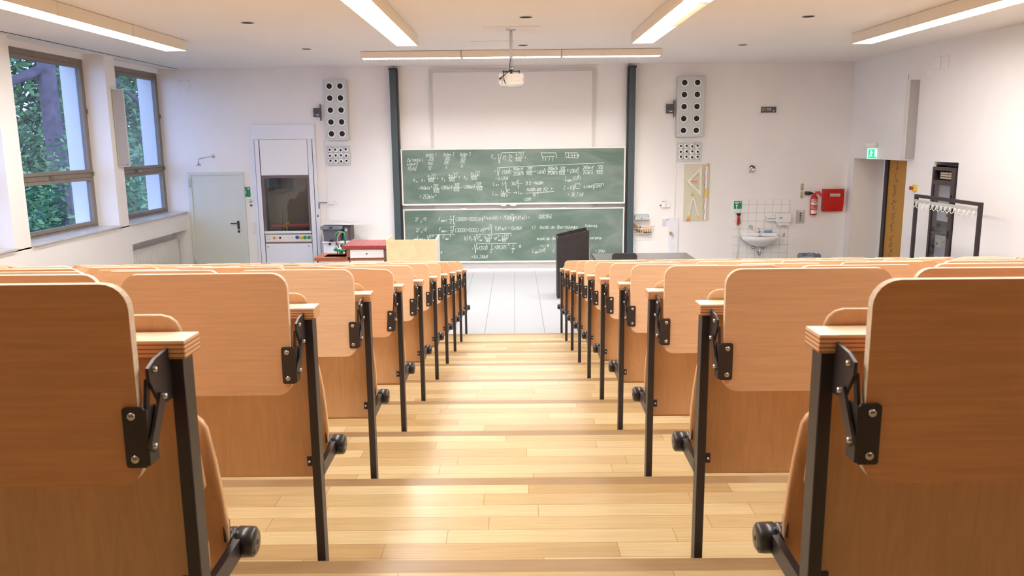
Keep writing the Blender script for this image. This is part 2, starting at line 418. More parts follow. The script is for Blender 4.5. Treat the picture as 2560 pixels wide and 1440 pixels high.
# windows
def window(n, y0, y1, handle=False):
    r = bpy.data.objects.new('window_%d' % n, None); COL.objects.link(r); r['kind'] = 'structure'; r.location = (-6.66, y0, SILL)
    h = 3.78-SILL; w = y1-y0; xo = 0
    f = B()
    fw = .075
    f.box(-.04, .03, 0, fw, 0, h); f.box(-.04, .03, w-fw, w, 0, h); f.box(-.04, .03, fw, w-fw, h-.085, h); f.box(-.04, .03, fw, w-fw, 0, .04)
    f.box(-.035, .025, fw, w-fw, .775, .845)
    f.build('window_frame', ALU, r)
    for z0, z1 in ((.845, h-.085), (.04, .775)):
        s = B(); q = .05
        s.box(-.025, .045, fw-.01, fw+q, z0+.004, z1-.004); s.box(-.025, .045, w-fw-q, w-fw+.01, z0+.004, z1-.004)
        s.box(-.025, .045, fw+q, w-fw-q, z1-q, z1-.004); s.box(-.025, .045, fw+q, w-fw-q, z0+.004, z0+q)
        so = s.build('window_sash', ALU, r)
        B().box(0, .006, fw+q-.005, w-fw-q+.005, z0+q-.005, z1-q+.005).build('pane', GLASS, so)
    hn = B(); hn.box(.045, .06, w*.5-.03, w*.5+.03, .80, .83); hn.tube([(.06, w*.5, .815), (.09, w*.5, .815), (.10, w*.5+.09, .80)], .009)
    hn.build('window_handle', STEEL if handle else ALU, r)
    hg = B(); hg.cyl((.05, w-.03, .80), 'z', .012, .06); hg.cyl((.05, w-.03, 1.75), 'z', .012, .07)
    hg.build('hinge', ALU, r)
    B().box(.031, -XL*0+.415, -.0, w, -.03, .0, bev=.006).build('window_sill', STONE, r)
window(1, 10.45, 12.85); window(2, 13.17, D-.002, True); window(3, 7.70, 10.10)

# door 1 (front wall, left)
p0, p1 = onY(476, 436, D), onY(605, 434, D)
dr = bpy.data.objects.new('door_1', None); COL.objects.link(dr); dr['kind'] = 'structure'; dr.location = (p0.x, D, 0)
dw, dh = p1.x-p0.x, 1.925
B().box(.02, dw-.02, -.035, -.003, .01, dh-.02, bev=.003).build('door_leaf', DOORG, dr)
B().box(-.035, .02, -.05, 0, 0, dh+.035).box(dw-.02, dw+.035, -.05, 0, 0, dh+.035).box(.02, dw-.02, -.05, 0, dh-.02, dh+.035).build('door_frame', DOORG, dr)
h = B(); h.box(dw-.145, dw-.10, -.045, -.034, .80, 1.03, bev=.006); h.tube([(dw-.122, -.04, .985), (dw-.122, -.09, .985), (dw-.25, -.095, .985)], .011); h.build('door_handle', DARK, dr)
B().cyl((dw-.122, -.05, .86), 'y', .017, .02).build('lock_cylinder', STEEL, dr)
for zz in (.2, 1.68): B().cyl((-.01, -.06, zz), 'z', .014, .16).build('hinge', GREYL, dr)
# door 2 (worn ochre door in the alcove of the right wall)
dr = bpy.data.objects.new('door_2', None); COL.objects.link(dr); dr['kind'] = 'structure'
B().box(6.90, 6.955, 13.2, 14.97, 0, 2.09).build('door_leaf', OCHRE, dr)
B().box(6.87, 6.957, 14.97, 15.09, 0, 2.106).box(6.87, 6.957, 13.1, 13.2, 0, 2.106).build('door_frame', BLACK, dr)
wb = B(); wb.box(6.90, 6.96, 15.09, 15.23, -.2, 2.2); struct('wall_alcove', wb, WALL)

# ------------------------------------------------------------------ bench rows
HINGE_X = .607
def make_row_parts():
    """prototype meshes for both sides. local origin: (0, row line, lower tread)"""
    out = {}
    L = .934
    for sg in (-1, 1):
        S = lambda x: sg*x
        def bx(b, x0, x1, *r, **k):
            a, c = sorted((S(x0), S(x1))); return b.box(a, c, *r, **k)
        P = {}
        # tablet (origin at its aisle-side lower corner so that it can tilt)
        b = B(); pts = rrect(min(0, S(.47)), max(0, S(.47)), 0, .358, .045)
        b.prism(pts, 'y', 0, .018, BEECH, PLYEDGE); P['tablet'] = b.build('writing_tablet')
        # hinge bracket (local to tablet origin x=0 -> x=.622)
        b = B(); q = -.622
        b.prism(rrect(min(S(-.012), S(.026)), max(S(-.012), S(.026)), .036, .145, .006, 3), 'y', -.006, -.0005)
        bx(b, -.016, -.010, -.006, .03, .04, .14)
        P['hinge'] = b.build('hinge_plate', BLACK)
        for z, nm in ((.052, 'screw_a'), (.129, 'screw_b')):
            P[nm] = B().lathe([(0, -.011), (.005, -.0105), (.0075, -.008), (.008, -.006)], (S(.010), 0, z), 'y', STEEL, 12).build('screw')
        # support bracket on the leg, with links (row local)
        b = B()
        b.prism([(.0, L-.012), (-.06, L-.018), (-.088, L-.028), (-.088, L-.05), (-.052, L-.105), (0, L-.108)], 'x', S(.603), S(.609))
        P['bracket'] = b.build('support_bracket', BLACK)
        b = B(); b.bar((S(.600), -.052, L-.085), (S(.600), -.108, L-.168), .024, .006)
        b.bar((S(.612), -.078, L-.05), (S(.612), -.098, L-.13), .012, .006)
        b.lathe([(0, .006), (.005, .005), (.006, 0)] if sg < 0 else [(0, -.006), (.005, -.005), (.006, 0)], (S(.597), -.052, L-.088), 'x', STEEL, 12)
        b.lathe([(0, .006), (.005, .005), (.006, 0)] if sg < 0 else [(0, -.006), (.005, -.005), (.006, 0)], (S(.597), -.106, L-.160), 'x', STEEL, 12)
        b.lathe([(0, .006), (.005, .005), (.006, 0)] if sg < 0 else [(0, -.006), (.005, -.005), (.006, 0)], (S(.602), -.070, L-.034), 'x', STEEL, 12)
        P['link'] = b.build('folding_link', BLACK)
        # leg
        b = B(); bx(b, .58, .606, 0, .045, 0, L-.034, bev=.002, seg=1); bx(b, .575, .611, -.0, .05, 0, .006)
        bx(b, .606, .622, .006, .012, L-.50, L-.47)
        b.lathe([(0, -.002), (.004, 0), (.005, .003)], (S(.614), .001, L-.485), 'y', STEEL, 10)
        P['leg'] = b.build('leg', BLACK)
        # seat arm and pivot
        b = B(); b.bar((S(.588), .035, L-.525), (S(.588), .235, L-.52), .042, .016)
        P['arm'] = b.build('seat_arm', BLACK)
        b = B(); y, z = .24, L-.52
        prof = [(0, .553), (.026, .553), (.033, .558), (.034, .572), (.0345, .592), (.029, .594), (.029, .600), (.033, .601), (.033, .612), (0, .612)]
        b.lathe([(r, S(h)) for r, h in prof], (0, y, z), 'x', None, 28)
        bx(b, .604, .610, y-.045, y-.010, z+.02, z+.062, bev=.004)
        P['pivot'] = b.build('seat_pivot', DARK)
        b = B(); b.lathe([(0, S(.5525)), (.006, S(.5525)), (.006, S(.554))], (0, y+.004, z-.002), 'x', INK, 12); b.lathe([(0, S(.5525)), (.005, S(.5525)), (.005, S(.554))], (0, y-.018, z-.014), 'x', INK, 12)
        P['cap'] = b.build('screw_hole')
        # tipped-up seat shell, aisle edge about x=.60
        prof = [(.245, L-.60), (.238, L-.54), (.222, L-.46), (.20, L-.38), (.182, L-.30), (.172, L-.25), (.170, L-.222), (.170, L-.205), (.1705, L-.194), (.171, L-.188)]
        rows = []
        cx_ = .845
        for i, (yy, zz) in enumerate(prof):
            hw = [.210, .238, .246, .248, .246, .242, .238, .228, .214, .190][i]
            rows.append([(S(cx_+hw*t), yy + .022*(1-abs(t)**2.2) - .022, zz) for t in [-1, -.93, -.8, -.5, 0, .5, .8, .93, 1]])
        b = B(); b.grid(rows); o = b.build('seat', BEECHV, solid=.013); P['seat'] = o
        # backrest shell
        prof = [(.078, L+.031), (.078, L+.026), (.0785, L+.016), (.080, L+.002), (.088, L-.06), (.098, L-.16), (.112, L-.26), (.138, L-.345), (.155, L-.385)]
        rows = []
        for i, (yy, zz) in enumerate(prof):
            hw = [.196, .213, .225, .231, .232, .234, .234, .230, .20][i]
            rows.append([(S(cx_+hw*t), yy + .03*(abs(t)**2)*0, zz) for t in [-1, -.93, -.8, -.5, 0, .5, .8, .93, 1]])
        b = B(); b.grid(rows); P['backrest'] = b.build('backrest', BEECHV, solid=.012)
        out[sg] = P
    return out
PROTO = make_row_parts()
SIDE = {-1: 'left', 1: 'right'}
ORD = ['nearest the camera', 'second from the camera', 'third from the camera', 'fourth from the camera', 'fifth from the camera',
       'fifth from the front', 'fourth from the front', 'third from the front', 'second from the front', 'frontmost, beside the tiled floor']
ROOTS = []
import collections
rnd = random.Random(11)
# how dark-orange (1) or pale (0) each aisle-end tablet is; the nearest row's dim light is put in too
TINT = {(-1, 0): 1, (-1, 1): .6, (-1, 2): .1, (-1, 3): .62, (-1, 4): .15, (-1, 5): .3, (-1, 6): .2, (-1, 7): .45, (1, 0): 1, (1, 1): .5, (1, 2): .4, (1, 3): .15, (1, 4): .1, (1, 5): .3, (1, 6): .2}
NSEAT = 10
first = {}
for sg in (-1, 1):
    P = PROTO[sg]
    for k in range(10):
        lim = {0: 2, 1: 3, 2: 4, 3: 5, 4: 6, 5: 7, 6: 8, 7: 9, 8: 9, 9: 10}[k]
        if sg > 0: lim = {0: 2, 1: 3, 2: 4, 3: 5, 4: 6, 5: 6, 6: 7, 7: 8, 8: 8, 9: 9}[k]
        lim = min(10, lim+1)
        xe = .622 + .533*(lim-1) + .47
        extra = ' with one tablet hanging askew' if (sg, k) == (-1, 3) else ''
        r = thing('bench_row', 'beech bench row%s %s of the aisle, %s' % (extra, SIDE[sg], ORD[k]), 'bench', (0, Yk(k), Zlow(k)),
                  group='bench rows %s of the aisle' % SIDE[sg])
        L = .934; S = lambda x: sg*x
        def rowbox(name, x0, x1, y0, y1, z0, z1, m, **kw):
            a, c = sorted((S(x0), S(x1))); return B().box(a, c, y0, y1, z0, z1, **kw).build(name, m, r, tint=rnd.uniform(.2, .8))
        led = B(); a, c = sorted((S(.573), S(xe+.02)))
        led.box(a, c, -.006, .068, L-.034, L-.002, PLY, bev=.002, seg=1)
        led.box(a+.001, c-.001, -.005, .067, L-.0025, L, LEDGE)
        led.build('ledge', None, r, tint=.3)
        rowbox('modesty_panel', .607, xe+.015, .048, .062, L-.55, L-.036, BEECHV)
        kick = rowbox('lower_rail', .607, xe+.015, .10, .112, L-.575, L-.45, BEECHV)
        for nm in ('leg', 'arm', 'pivot', 'bracket', 'link'):
            o = P[nm]
            key = (sg, nm)
            if key not in first: first[key] = 1; o.parent = r
            else: o = copy_to(o, r)
            if nm == 'pivot':
                cpo = P['cap']
                if (sg, 'cap') not in first: first[(sg, 'cap')] = 1; cpo.parent = o
                else: copy_to(cpo, o)
        for n in range(3, lim+1, 3):
            if n > 0:
                lo = copy_to(P['leg'], r); lo.location.x = S(.533*n - .005)
        for n in range(lim):
            dx = S(.533*n)
            nm = 'tablet'
            if (sg, nm) not in first: first[(sg, nm)] = 1; o = P[nm]; o.parent = r
            else: o = copy_to(P[nm], r)
            jit = rnd.uniform(-.004, .004)
            o.location = (S(.622)+dx, -.10, L-.24+jit)
            if (sg, k, n) == (-1, 3, 0): o.location = (S(.622), -.10, L-.258); o.rotation_euler = (0, math.radians(3.2), 0)
            tt = TINT.get((sg, k), .4) if n == 0 else min(1, max(0, rnd.gauss(.42, .28)))
            o.color = (tt, tt, tt, 1)
            if n == 0:
                for nm2 in ('hinge', 'screw_a', 'screw_b'):
                    q = P[nm2]
                    if (sg, nm2) not in first: first[(sg, nm2)] = 1; q.parent = o if nm2 == 'hinge' else HG
                    else: q = copy_to(q, o if nm2 == 'hinge' else HG)
                    if nm2 == 'hinge': HG = q
            bo = copy_to(P['backrest'], r) if (sg, 'backrest') in first else P['backrest']
            first[(sg, 'backrest')] = 1; bo.parent = r; bo.location.x = dx; bo.color = (rnd.random(),)*3 + (1,)
            if n < 1:
                so = copy_to(P['seat'], r) if (sg, 'seat') in first else P['seat']
                first[(sg, 'seat')] = 1; so.parent = r; so.location.x = dx; so.color = (rnd.random(),)*3 + (1,)
        ROOTS.append(r)

# ------------------------------------------------------------------ ceiling fixtures
LG = 'ceiling light strips running towards the board'
def strip(x0, x1, ends, label, half=None):
    t = thing('ceiling_light', label, 'ceiling light', (x0, ends[0], ZC), group=LG)
    w = x1-x0; H = .135
    for i in range(len(ends)-1):
        l0, l1 = ends[i]-ends[0], ends[i+1]-ends[0]
        a, c = sorted((l0, l1))
        b = B(); b.box(0, .012, a+.003, c-.003, -H, -.004); b.box(w-.012, w, a+.003, c-.003, -H, -.004)
        b.box(.012, w-.012, a+.003, a+.015, -H, -.004); b.box(.012, w-.012, c-.015, c-.003, -H, -.004); b.box(.012, w-.012, a+.015, c-.015, -.03, -.004)
        ho = b.build('lamp_housing', LAMPBODY, t)
        if half == i:
            B().box(.013, w*.56, a+.016, c-.016, -H+.002, -H+.012).build('diffuser', FROST, ho)
            q = B()
            for s_ in range(24):
                yy = a+.02+(c-a-.04)*s_/24; q.box(w*.56, w-.013, yy, yy+.006, -H, -H+.04)
            q.box(w*.56, w-.013, a+.016, c-.016, -H+.04, -H+.045)
            q.build('louvre', LAMPBODY, ho)
        else:
            B().box(.013, w-.013, a+.016, c-.016, -H+.002, -H+.012).build('diffuser', FROST, ho)
def seq(y, n, l=1.575): return [y-l*i for i in range(n+1)] + [y-l*n-.55]  # short last segment, out of view, added to brighten the near benches
strip(-4.71, -4.41, seq(11.36, 6), 'cream ceiling light strip nearest the window wall')
strip(-1.52, -1.23, seq(11.05, 6), 'cream ceiling light strip left of the projector')
strip(1.58, 1.87, seq(11.03, 6), 'cream ceiling light strip right of the projector, partly unlit', half=1)
strip(4.60, 4.89, seq(11.36, 6), 'cream ceiling light strip nearest the right wall')
# louvred light in front of the board
t = thing('board_light', 'long cream louvred ceiling light hanging across the room before the board', 'ceiling light', (0, 12.87, ZC))
for i, (a, c) in enumerate(((-2.33, -.785), (-.775, .765), (.775, 2.31))):
    b = B(); H = .105
    b.box(a, c, 0, .014, -H, -.006); b.box(a, c, .206, .22, -H, -.006); b.box(a, a+.014, .014, .206, -H, -.006); b.box(c-.014, c, .014, .206, -H, -.006); b.box(a+.014, c-.014, .014, .206, -.03, -.006)
    ho = b.build('lamp_housing', LAMPBODY, t)
    B().box(a+.03, c-.03, .05, .17, -.06, -.045).build('lamp_tube', mat('board_lamp_tube', (255, 250, 240), .5, emit=(*LAMP_COL, 1), es=LAMP*13), ho)
    q = B()
    n = 26
    for s_ in range(n): xx = a+.03+(c-a-.06)*s_/n; q.box(xx, xx+.004, .014, .206, -H-.012, -.062)
    q.build('louvre', mat('louvre_aluminium', (225, 225, 225), .25, .8), ho)
# speaker holes
for i, (x, y, lab) in enumerate(((-3.06, 9.77, 'dark round ceiling opening between window-side strip and middle strip, nearer one'), (.17, 9.57, 'dark round ceiling opening nearer than the projector pole'), (3.44, 9.75, 'dark round ceiling opening near the right-hand light strip, nearer one'),
                  (-3.06, 12.47, 'dark round ceiling opening behind the window-side strip, farther one'), (.165, 12.3, 'dark round ceiling opening just behind the projector pole'), (3.46, 12.55, 'dark round ceiling opening at the right, farther one'))):
    b = B(); b.lathe([(.082, -.004), (.08, -.006), (.072, -.005), (.07, -.002)], (0,0,0), 'z', WHITE, 32)
    b.lathe([(0, -.003), (.078, -.003)], (0,0,0), 'z', mat('black_hole', (14, 12, 12), .9), 32)
    tag(b.build('ceiling_opening', None, loc=(x, y, ZC)), lab, 'ceiling opening', 'round ceiling openings')
tag(B().box(-.35, .37, 10.31, 10.70, -.004, 0).build('access_panel', CEIL, loc=(0, 0, ZC-.001)), 'square cream ceiling panel the projector pole hangs from', 'ceiling panel')
tag(B().box(-.58, .07, 11.75, 12.45, -.004, 0).build('access_panel', CEIL, loc=(0, 0, ZC-.001)), 'flush ceiling panel behind the projector pole', 'ceiling panel')

# projector
t = thing('projector', 'white ceiling projector hanging from a pole, seen from behind', 'projector', (-.004, 10.55, ZC-.005))
b = B(); b.tube([(0, 0, 0), (0, 0, -.46)], .021, GREYL, 14); b.box(-.06, .06, -.06, .06, -.008, 0, GREYL); b.build('pole', None, t)
b = B(); b.cyl((0, 0, -.50), 'z', .028, .05, STEEL, 14); b.box(-.11, .11, -.02, .0, -.515, -.505, DARK); b.box(-.015, .015, -.03, .03, -.54, -.50, DARK)
for s_ in (-.1, .1): b.box(s_-.006, s_+.006, -.05, .12, -.56, -.5, DARK)
b.build('mount', None, t)
zp = -.545
b = B()
out_ = [(-.15, 0), (.15, 0), (.158, -.05), (.157, -.115), (.14, -.145), (0, -.158), (-.14, -.145), (-.157, -.115), (-.158, -.05)]
b.prism([(x, zp+z) for x, z in out_], 'y', -.1, .16, WHITE)
pb = b.build('projector_body', None, t)
b = B(); b.prism([(x, zp+z) for x, z in [(-.157, -.115), (-.14, -.150), (0, -.163), (.14, -.150), (.157, -.115), (.13, -.128), (0, -.137), (-.13, -.128)]], 'y', -.102, .165)
b.build('bottom_rim', GREYL, pb)
b = B()
for i in range(4): b.cyl((-.115, -.1025, zp-.03-.027*i), 'y', .006, .004, INK, 10)
for i in range(3): b.cyl((-.095, -.1025, zp-.06-.014*i), 'y', .0035, .004, INK, 8)
for xx, zz in ((-.07, -.03), (-.055, -.03), (-.055, -.045)): b.cyl((xx, -.1025, zp+zz), 'y', .003, .004, INK, 8)
for xx, zz in ((0, -.04), (.07, -.04), (.1, -.03), (0, -.085), (.07, -.085), (.1, -.09)): b.cyl((xx, -.1025, zp+zz), 'y', .006, .004, GREYL, 8)
b.box(-.155, -.135, -.102, -.098, zp-.1, zp-.05, GREYL); b.box(.135, .155, -.102, -.098, zp-.1, zp-.05, GREYL)
b.build('sockets', None, pb)
b = B(); b.tube([(-.01, -.02, -.36), (-.03, -.04, -.52), (-.1, -.09, -.53), (-.1, -.125, -.58), (-.085, -.125, -.64), (-.075, -.105, -.67)], .005)
b.tube([(-.02, -.03, -.50), (-.08, -.11, -.56), (-.14, -.115, -.60)], .006); b.cyl((-.155, -.12, -.605), 'x', .011, .03)
b.build('cable', DARK, t)

# ------------------------------------------------------------------ board wall
def rect(u0, v0, u1, v1, y):
    a, c = onY(u0, v0, y), onY(u1, v1, y); return a.x, c.x, c.z, a.z    # x0,x1,z0,z1
# projection screen panel
x0, x1, z1 = -1.545, 1.545, 3.80
t = thing('projection_screen', 'large white projection screen panel with grey frame above the blackboards', 'screen', (0, D, 0))
B().box(x0+.06, x1-.06, -.03, -.004, .5, z1-.05).build('screen_surface', mat('screen_white', (236, 230, 224), .7), t)
B().box(x0, x0+.06, -.04, -.002, .5, z1).box(x1-.06, x1, -.04, -.002, .5, z1).box(x0+.06, x1-.06, -.04, -.002, z1-.055, z1).build('frame', mat('screen_frame_grey', (206, 204, 198), .5), t)
# guide columns
for sx, lab in ((-1, 'dark teal steel guide column left of the blackboards'), (1, 'dark teal steel guide column right of the blackboards')):
    xc = -2.205 if sx < 0 else 2.215
    t = thing('guide_column', lab, 'column', (xc, D, 0), group='steel columns carrying the sliding boards')
    B().box(-.06, .06, -.17, -.002, 0, 3.79).build('column_body', TEAL, t)
    a, c = (.062, .09) if sx < 0 else (-.09, -.062)
    B().box(a, c, -.13, -.04, .1, 3.80).build('guide_rail', DARK, t)
    B().box(-.08, .08, -.12, -.01, 3.79, 3.83).build('pulley_cover', DARK, t)
# chalk font: digit pairs, / separates strokes; baseline 2, capital height 8
G = {'0':'38 18 06 04 12 32 44 46 38','1':'06 28 22','2':'07 18 38 47 46 02 42','3':'07 18 38 46 25 44 32 12 03','4':'28 04 44/35 32','5':'48 08 05 35 44 33 22 02',
'6':'38 15 03 12 32 43 44 25 04','7':'08 48 12','8':'25 06 18 38 46 25 04 12 32 44 25','9':'45 25 06 18 38 46 43 12','+':'23 27/05 45','-':'05 45','=':'04 44/06 46','.':'12 13',',':'22 11',
'*':'25 26','(':'38 16 14 31',')':'18 36 34 11','[':'39 19 11 31',']':'19 39 31 11','%':'02 48/08 17 06 08/33 42 31 33','/':'01 49','n':'06 02/04 26 35 32','m':'06 02/05 16 22/25 36 42','N':'02 08 42 48',
'P':'02 08 38 46 34 04','I':'28 22 02','d':'48 42/45 16 03 12 33','e':'04 44 35 16 03 12 42','x':'06 42/46 02','k':'08 02/36 04 42','L':'08 02 42','l':'18 12 32','q':'46 16 04 33 46 40','g':'46 16 04 33 46 41 10',
'u':'06 03 12 33/46 42','h':'08 02/05 36 42','a':'46 16 03 12 33/46 42','o':'16 04 12 32 44 36 16','s':'46 16 15 34 33 02','c':'46 16 03 12 42','r':'06 02/04 26 36','b':'08 02 32 44 36 05','i':'16 12/18 17','f':'48 38 22/05 45',
't':'28 23 32/06 46','v':'06 22 46','w':'06 12 25 32 46','y':'06 24/46 10','p':'06 00/05 36 44 32 03','F':'02 08 48/05 35','C':'47 28 05 03 22 43','A':'02 28 42/15 35','$':'48 08 35 02 42','U':'08 03 12 32 43 48','W':'08 12 25 32 48',
'Z':'08 48 02 42','z':'06 46 02 42','T':'08 48/28 22','^':'17 28 37/28 21','|':'28 21'}
def ribbon(b, pts, w, y):
    for (x0, z0), (x1, z1) in zip(pts, pts[1:]):
        d = Vector((x1-x0, z1-z0)); l = d.length
        if l < 1e-5: continue
        d /= l; n = Vector((-d.y, d.x))*w/2; e = d*w*.3
        b.prism([(x0-e.x+n.x, z0-e.y+n.y), (x0-e.x-n.x, z0-e.y-n.y), (x1+e.x-n.x, z1+e.y-n.y), (x1+e.x+n.x, z1+e.y+n.y)], 'y', y-.0012, y)
def chalk(b, u, v, h, s, y, slope=-.008):
    """s written with its baseline starting at photo pixel (u, v), capital height h pixels"""
    p = onY(u, v, y); m = h/130.0; x = p.x; w = .0062
    rr = random.Random(hash((u, v)) % 1000 if False else int(u*7+v*13))
    for ch in s:
        if ch == ' ': x += m*.38; continue
        g = G.get(ch)
        if not g: continue
        nar = .28 if ch in '.,*1lI' else .5
        for st in g.split('/'):
            pts = []
            for q in st.split():
                gx, gz = int(q[0])/4*m*.38, (int(q[1])-2)/6*m
                pts.append((x + gx + gz*.16 + rr.uniform(-.03, .03)*m, p.z + gz + rr.uniform(-.03, .03)*m - slope*0))
            ribbon(b, pts, w, y)
        x += m*(nar*.72+.17)
def cl(b, pts, y, w=.0085): ribbon(b, [(lambda p: (p.x, p.z))(onY(u, v, y)) for u, v in pts], w, y)
def board(name, label, u0, v0, u1, v1, y, w, ruling):
    a, c = onY(u0, v0, y), onY(u1, v1, y)
    x0, x1 = -2.095, 2.10
    z1 = (onY(1006, v0, y).z + 0) ; z0 = onY(1011, v1, y).z
    t = thing(name, label, 'blackboard', (0, y, 0), group='sliding green blackboards')
    B().box(x0, x1, .003, .03, z0, z1).build('writing_surface', BOARD, t)
    B().box(x0-.012, x0+.012, -.006, .034, z0-.012, z1+.012).box(x1-.012, x1+.012, -.006, .034, z0-.012, z1+.012).box(x0+.012, x1-.012, -.006, .034, z1-.012, z1+.012).box(x0+.012, x1-.012, -.012, .034, z0-.022, z0+.008).build('board_frame', mat('board_edge_white', (226, 222, 214), .4), t)
    for xx in (-.95, .95) if ruling else (-.19, .0):
        zz = z1+.012 if ruling else z0-.022
        s_ = 1 if ruling else -1
        B().box(xx-.05, xx+.05, -.008, .004, min(zz, zz+s_*.025), max(zz, zz+s_*.025)).build('board_handle', GREYL, t)
    # chalk and ruling are laid 1 mm in front of the enamel
    return t, x0, x1, z0, z1
RULE = mat('board_ruling', (104, 124, 112), .7)
YU = D-.135
t, x0, x1, z0, z1 = board('blackboard', 'upper sliding blackboard covered in chalked bearing formulas', 1006, 374, 1561, 511, YU, 1, False)
b = B()
for i in range(9):
    zz = z0+.09+i*.11; b.box(1.15, 1.95, -.0004, .0035, zz, zz+.004)
b.build('ruled_lines', RULE, t)
b = B(); y = 0
def CH(u, v, h, s): chalk(b, u, v, h, s, YC)
def CL(*p): cl(b, list(p), YC)
YC = YU
CH(1064, 391, 8, 'Index 1'); CH(1108, 390, 8, 'Index 2'); CH(1149, 389, 8, 'Index 3')
CH(1072, 401, 8, '20%'); CH(1112, 400, 8, '30%'); CH(1152, 398, 8, '50%')
CH(1018, 404, 7.5, 'Zeitanteil'); CH(1018, 414, 7.5, 'n[min'); CH(1037, 411, 4, '-1'); CH(1041, 414, 7.5, ']'); CH(1020, 426, 8, 'P[kN]')
CH(1070, 413, 8, '140'); CH(1110, 410, 8, '280'); CH(1150, 408, 8, '280')
CH(1071, 424, 8, '12'); CH(1114, 421, 8, '6'); CH(1153, 419, 8, '0')
CH(1034, 454, 9, 'n'); CH(1040, 456, 4, 'm ='); CH(1054, 454, 9, 'n'); CH(1060, 454, 4, '1')
CH(1069, 444, 8, 'q'); CH(1075, 445, 4, '1'); CH(1078, 444, 8, '[%]'); CL((1070, 447), (1088, 446)); CH(1070, 455, 8, '100%'); CH(1092, 450, 8, '+')
CH(1104, 450, 9, 'n'); CH(1110, 453, 4, '2'); CH(1121, 441, 8, 'q'); CH(1127, 442, 4, '2'); CH(1131, 441, 8, '[%]'); CL((1121, 444), (1139, 443)); CH(1122, 453, 8, '100%'); CH(1146, 447, 8, '+')
CH(1160, 447, 9, 'n'); CH(1166, 450, 4, '3'); CH(1177, 437, 8, 'q'); CH(1183, 438, 4, '3'); CH(1187, 437, 8, '[%]'); CL((1177, 440), (1196, 439)); CH(1177, 449, 8, '100%')
CH(1047, 474, 8, '=140min'); CH(1076, 469, 4, '-1'); CH(1083, 469, 8, '20%'); CL((1083, 472), (1098, 471)); CH(1083, 481, 8, '100%'); CH(1101, 473, 8, '+280min'); CH(1127, 467, 4, '-1')
CH(1136, 466, 8, '30%'); CL((1132, 469), (1155, 468)); CH(1133, 478, 8, '100%'); CH(1158, 471, 8, '+280min'); CH(1184, 464, 4, '-1'); CH(1191, 464, 8, '50%'); CL((1189, 467), (1206, 466)); CH(1191, 475, 8, '100%')
CH(1049, 496, 9, '= 252min'); CH(1087, 490, 4, '-1')
CH(1228, 396, 9, 'P'); CH(1234, 398, 4, 'm ='); CL((1246, 391), (1248, 409), (1254, 382), (1312, 380)); CH(1246, 388, 4, 'p')
CH(1257, 398, 8, 'P'); CH(1263, 392, 4, 'p'); CH(1263, 401, 4, '1'); CH(1273, 391, 7, 'n'); CH(1278, 392, 4, '1'); CL((1272, 394), (1281, 394)); CH(1273, 403, 7, 'n'); CH(1278, 404, 4, 'm')
CH(1289, 390, 8, 'q [%]'); CL((1288, 395), (1306, 394)); CH(1288, 403, 8, '100%'); CH(1311, 398, 8, '+ . . .')
CL((1353, 381), (1356, 393), (1357, 396)); CL((1354, 382), (1389, 382), (1392, 395)); CL((1357, 392), (1386, 391))
for xx in (1359, 1365, 1374, 1383): CH(xx-3, 402, 7, '^')
CL((1413, 381), (1416, 394), (1445, 395)); CL((1413, 382), (1443, 382), (1445, 394)); CL((1421, 382), (1422, 394)); CL((1430, 384), (1430, 393)); CL((1436, 384), (1436, 393)); CL((1425, 388), (1449, 388)); CL((1446, 385), (1446, 391))
CL((1243, 424), (1245, 441), (1249, 419), (1380, 413), (1510, 407)); CH(1244, 422, 4, '3'); CH(1236, 431, 7, '=')
CH(1254, 434, 8, '(12kN)'); CH(1272, 426, 4, '3'); CH(1277, 431, 7, '*'); CH(1283, 426, 8, '140min'); CH(1304, 422, 4, '-1'); CL((1283, 430), (1308, 429)); CH(1284, 438, 8, '252min'); CH(1304, 433, 4, '-1')
CH(1318, 426, 8, '20%'); CL((1315, 430), (1333, 429)); CH(1315, 437, 8, '100%'); CH(1335, 432, 7, '+'); CH(1341, 434, 9, '(6kN)'); CH(1360, 425, 4, '3')
CH(1369, 425, 8, '280min'); CH(1388, 420, 4, '-1'); CL((1369, 429), (1392, 428)); CH(1369, 436, 8, '252min'); CH(1400, 425, 8, '30%'); CL((1397, 428), (1413, 427)); CH(1397, 436, 8, '100%')
CH(1417, 430, 9, '+'); CH(1424, 432, 9, '(0kN)'); CH(1444, 422, 4, '3'); CH(1457, 423, 8, '280min'); CH(1480, 418, 4, '-1'); CL((1457, 427), (1482, 426)); CH(1457, 435, 8, '252min'); CH(1495, 422, 8, '50%'); CL((1491, 427), (1508, 426)); CH(1491, 434, 8, '100%')
CH(1238, 450, 8, '= 6,42kN'); CH(1233, 464, 9, 'L'); CH(1240, 465, 5, 'h ='); CH(1254, 464, 9, '5'); CH(1262, 458, 6, 'h'); CL((1260, 460), (1268, 460)); CH(1263, 470, 7, '%'); CH(1278, 463, 8, '340')
CH(1293, 457, 7, '%'); CL((1293, 460), (1306, 459)); CH(1294, 470, 7, '%'); CH(1315, 462, 8, '8'); CH(1323, 462, 8, '%'); CH(1333, 461, 7, '=14600h')
CH(1232, 488, 9, 'L'); CH(1239, 489, 5, 'h ='); CH(1253, 480, 7, 'L'); CH(1258, 481, 4, 'm'); CH(1264, 480, 7, '10'); CH(1272, 476, 4, '6'); CL((1252, 483), (1277, 482)); CH(1252, 491, 7, '60% n')
CL((1284, 481), (1292, 482), (1290, 479)); CL((1292, 482), (1290, 484)); CH(1296, 484, 8, 'L'); CH(1301, 485, 4, 'm ='); CH(1316, 478, 7.5, '14600h 60% 252'); CH(1378, 475, 6, '1'); CL((1315, 483), (1385, 479)); CH(1332, 490, 8, '10'); CH(1343, 485, 4, '6')
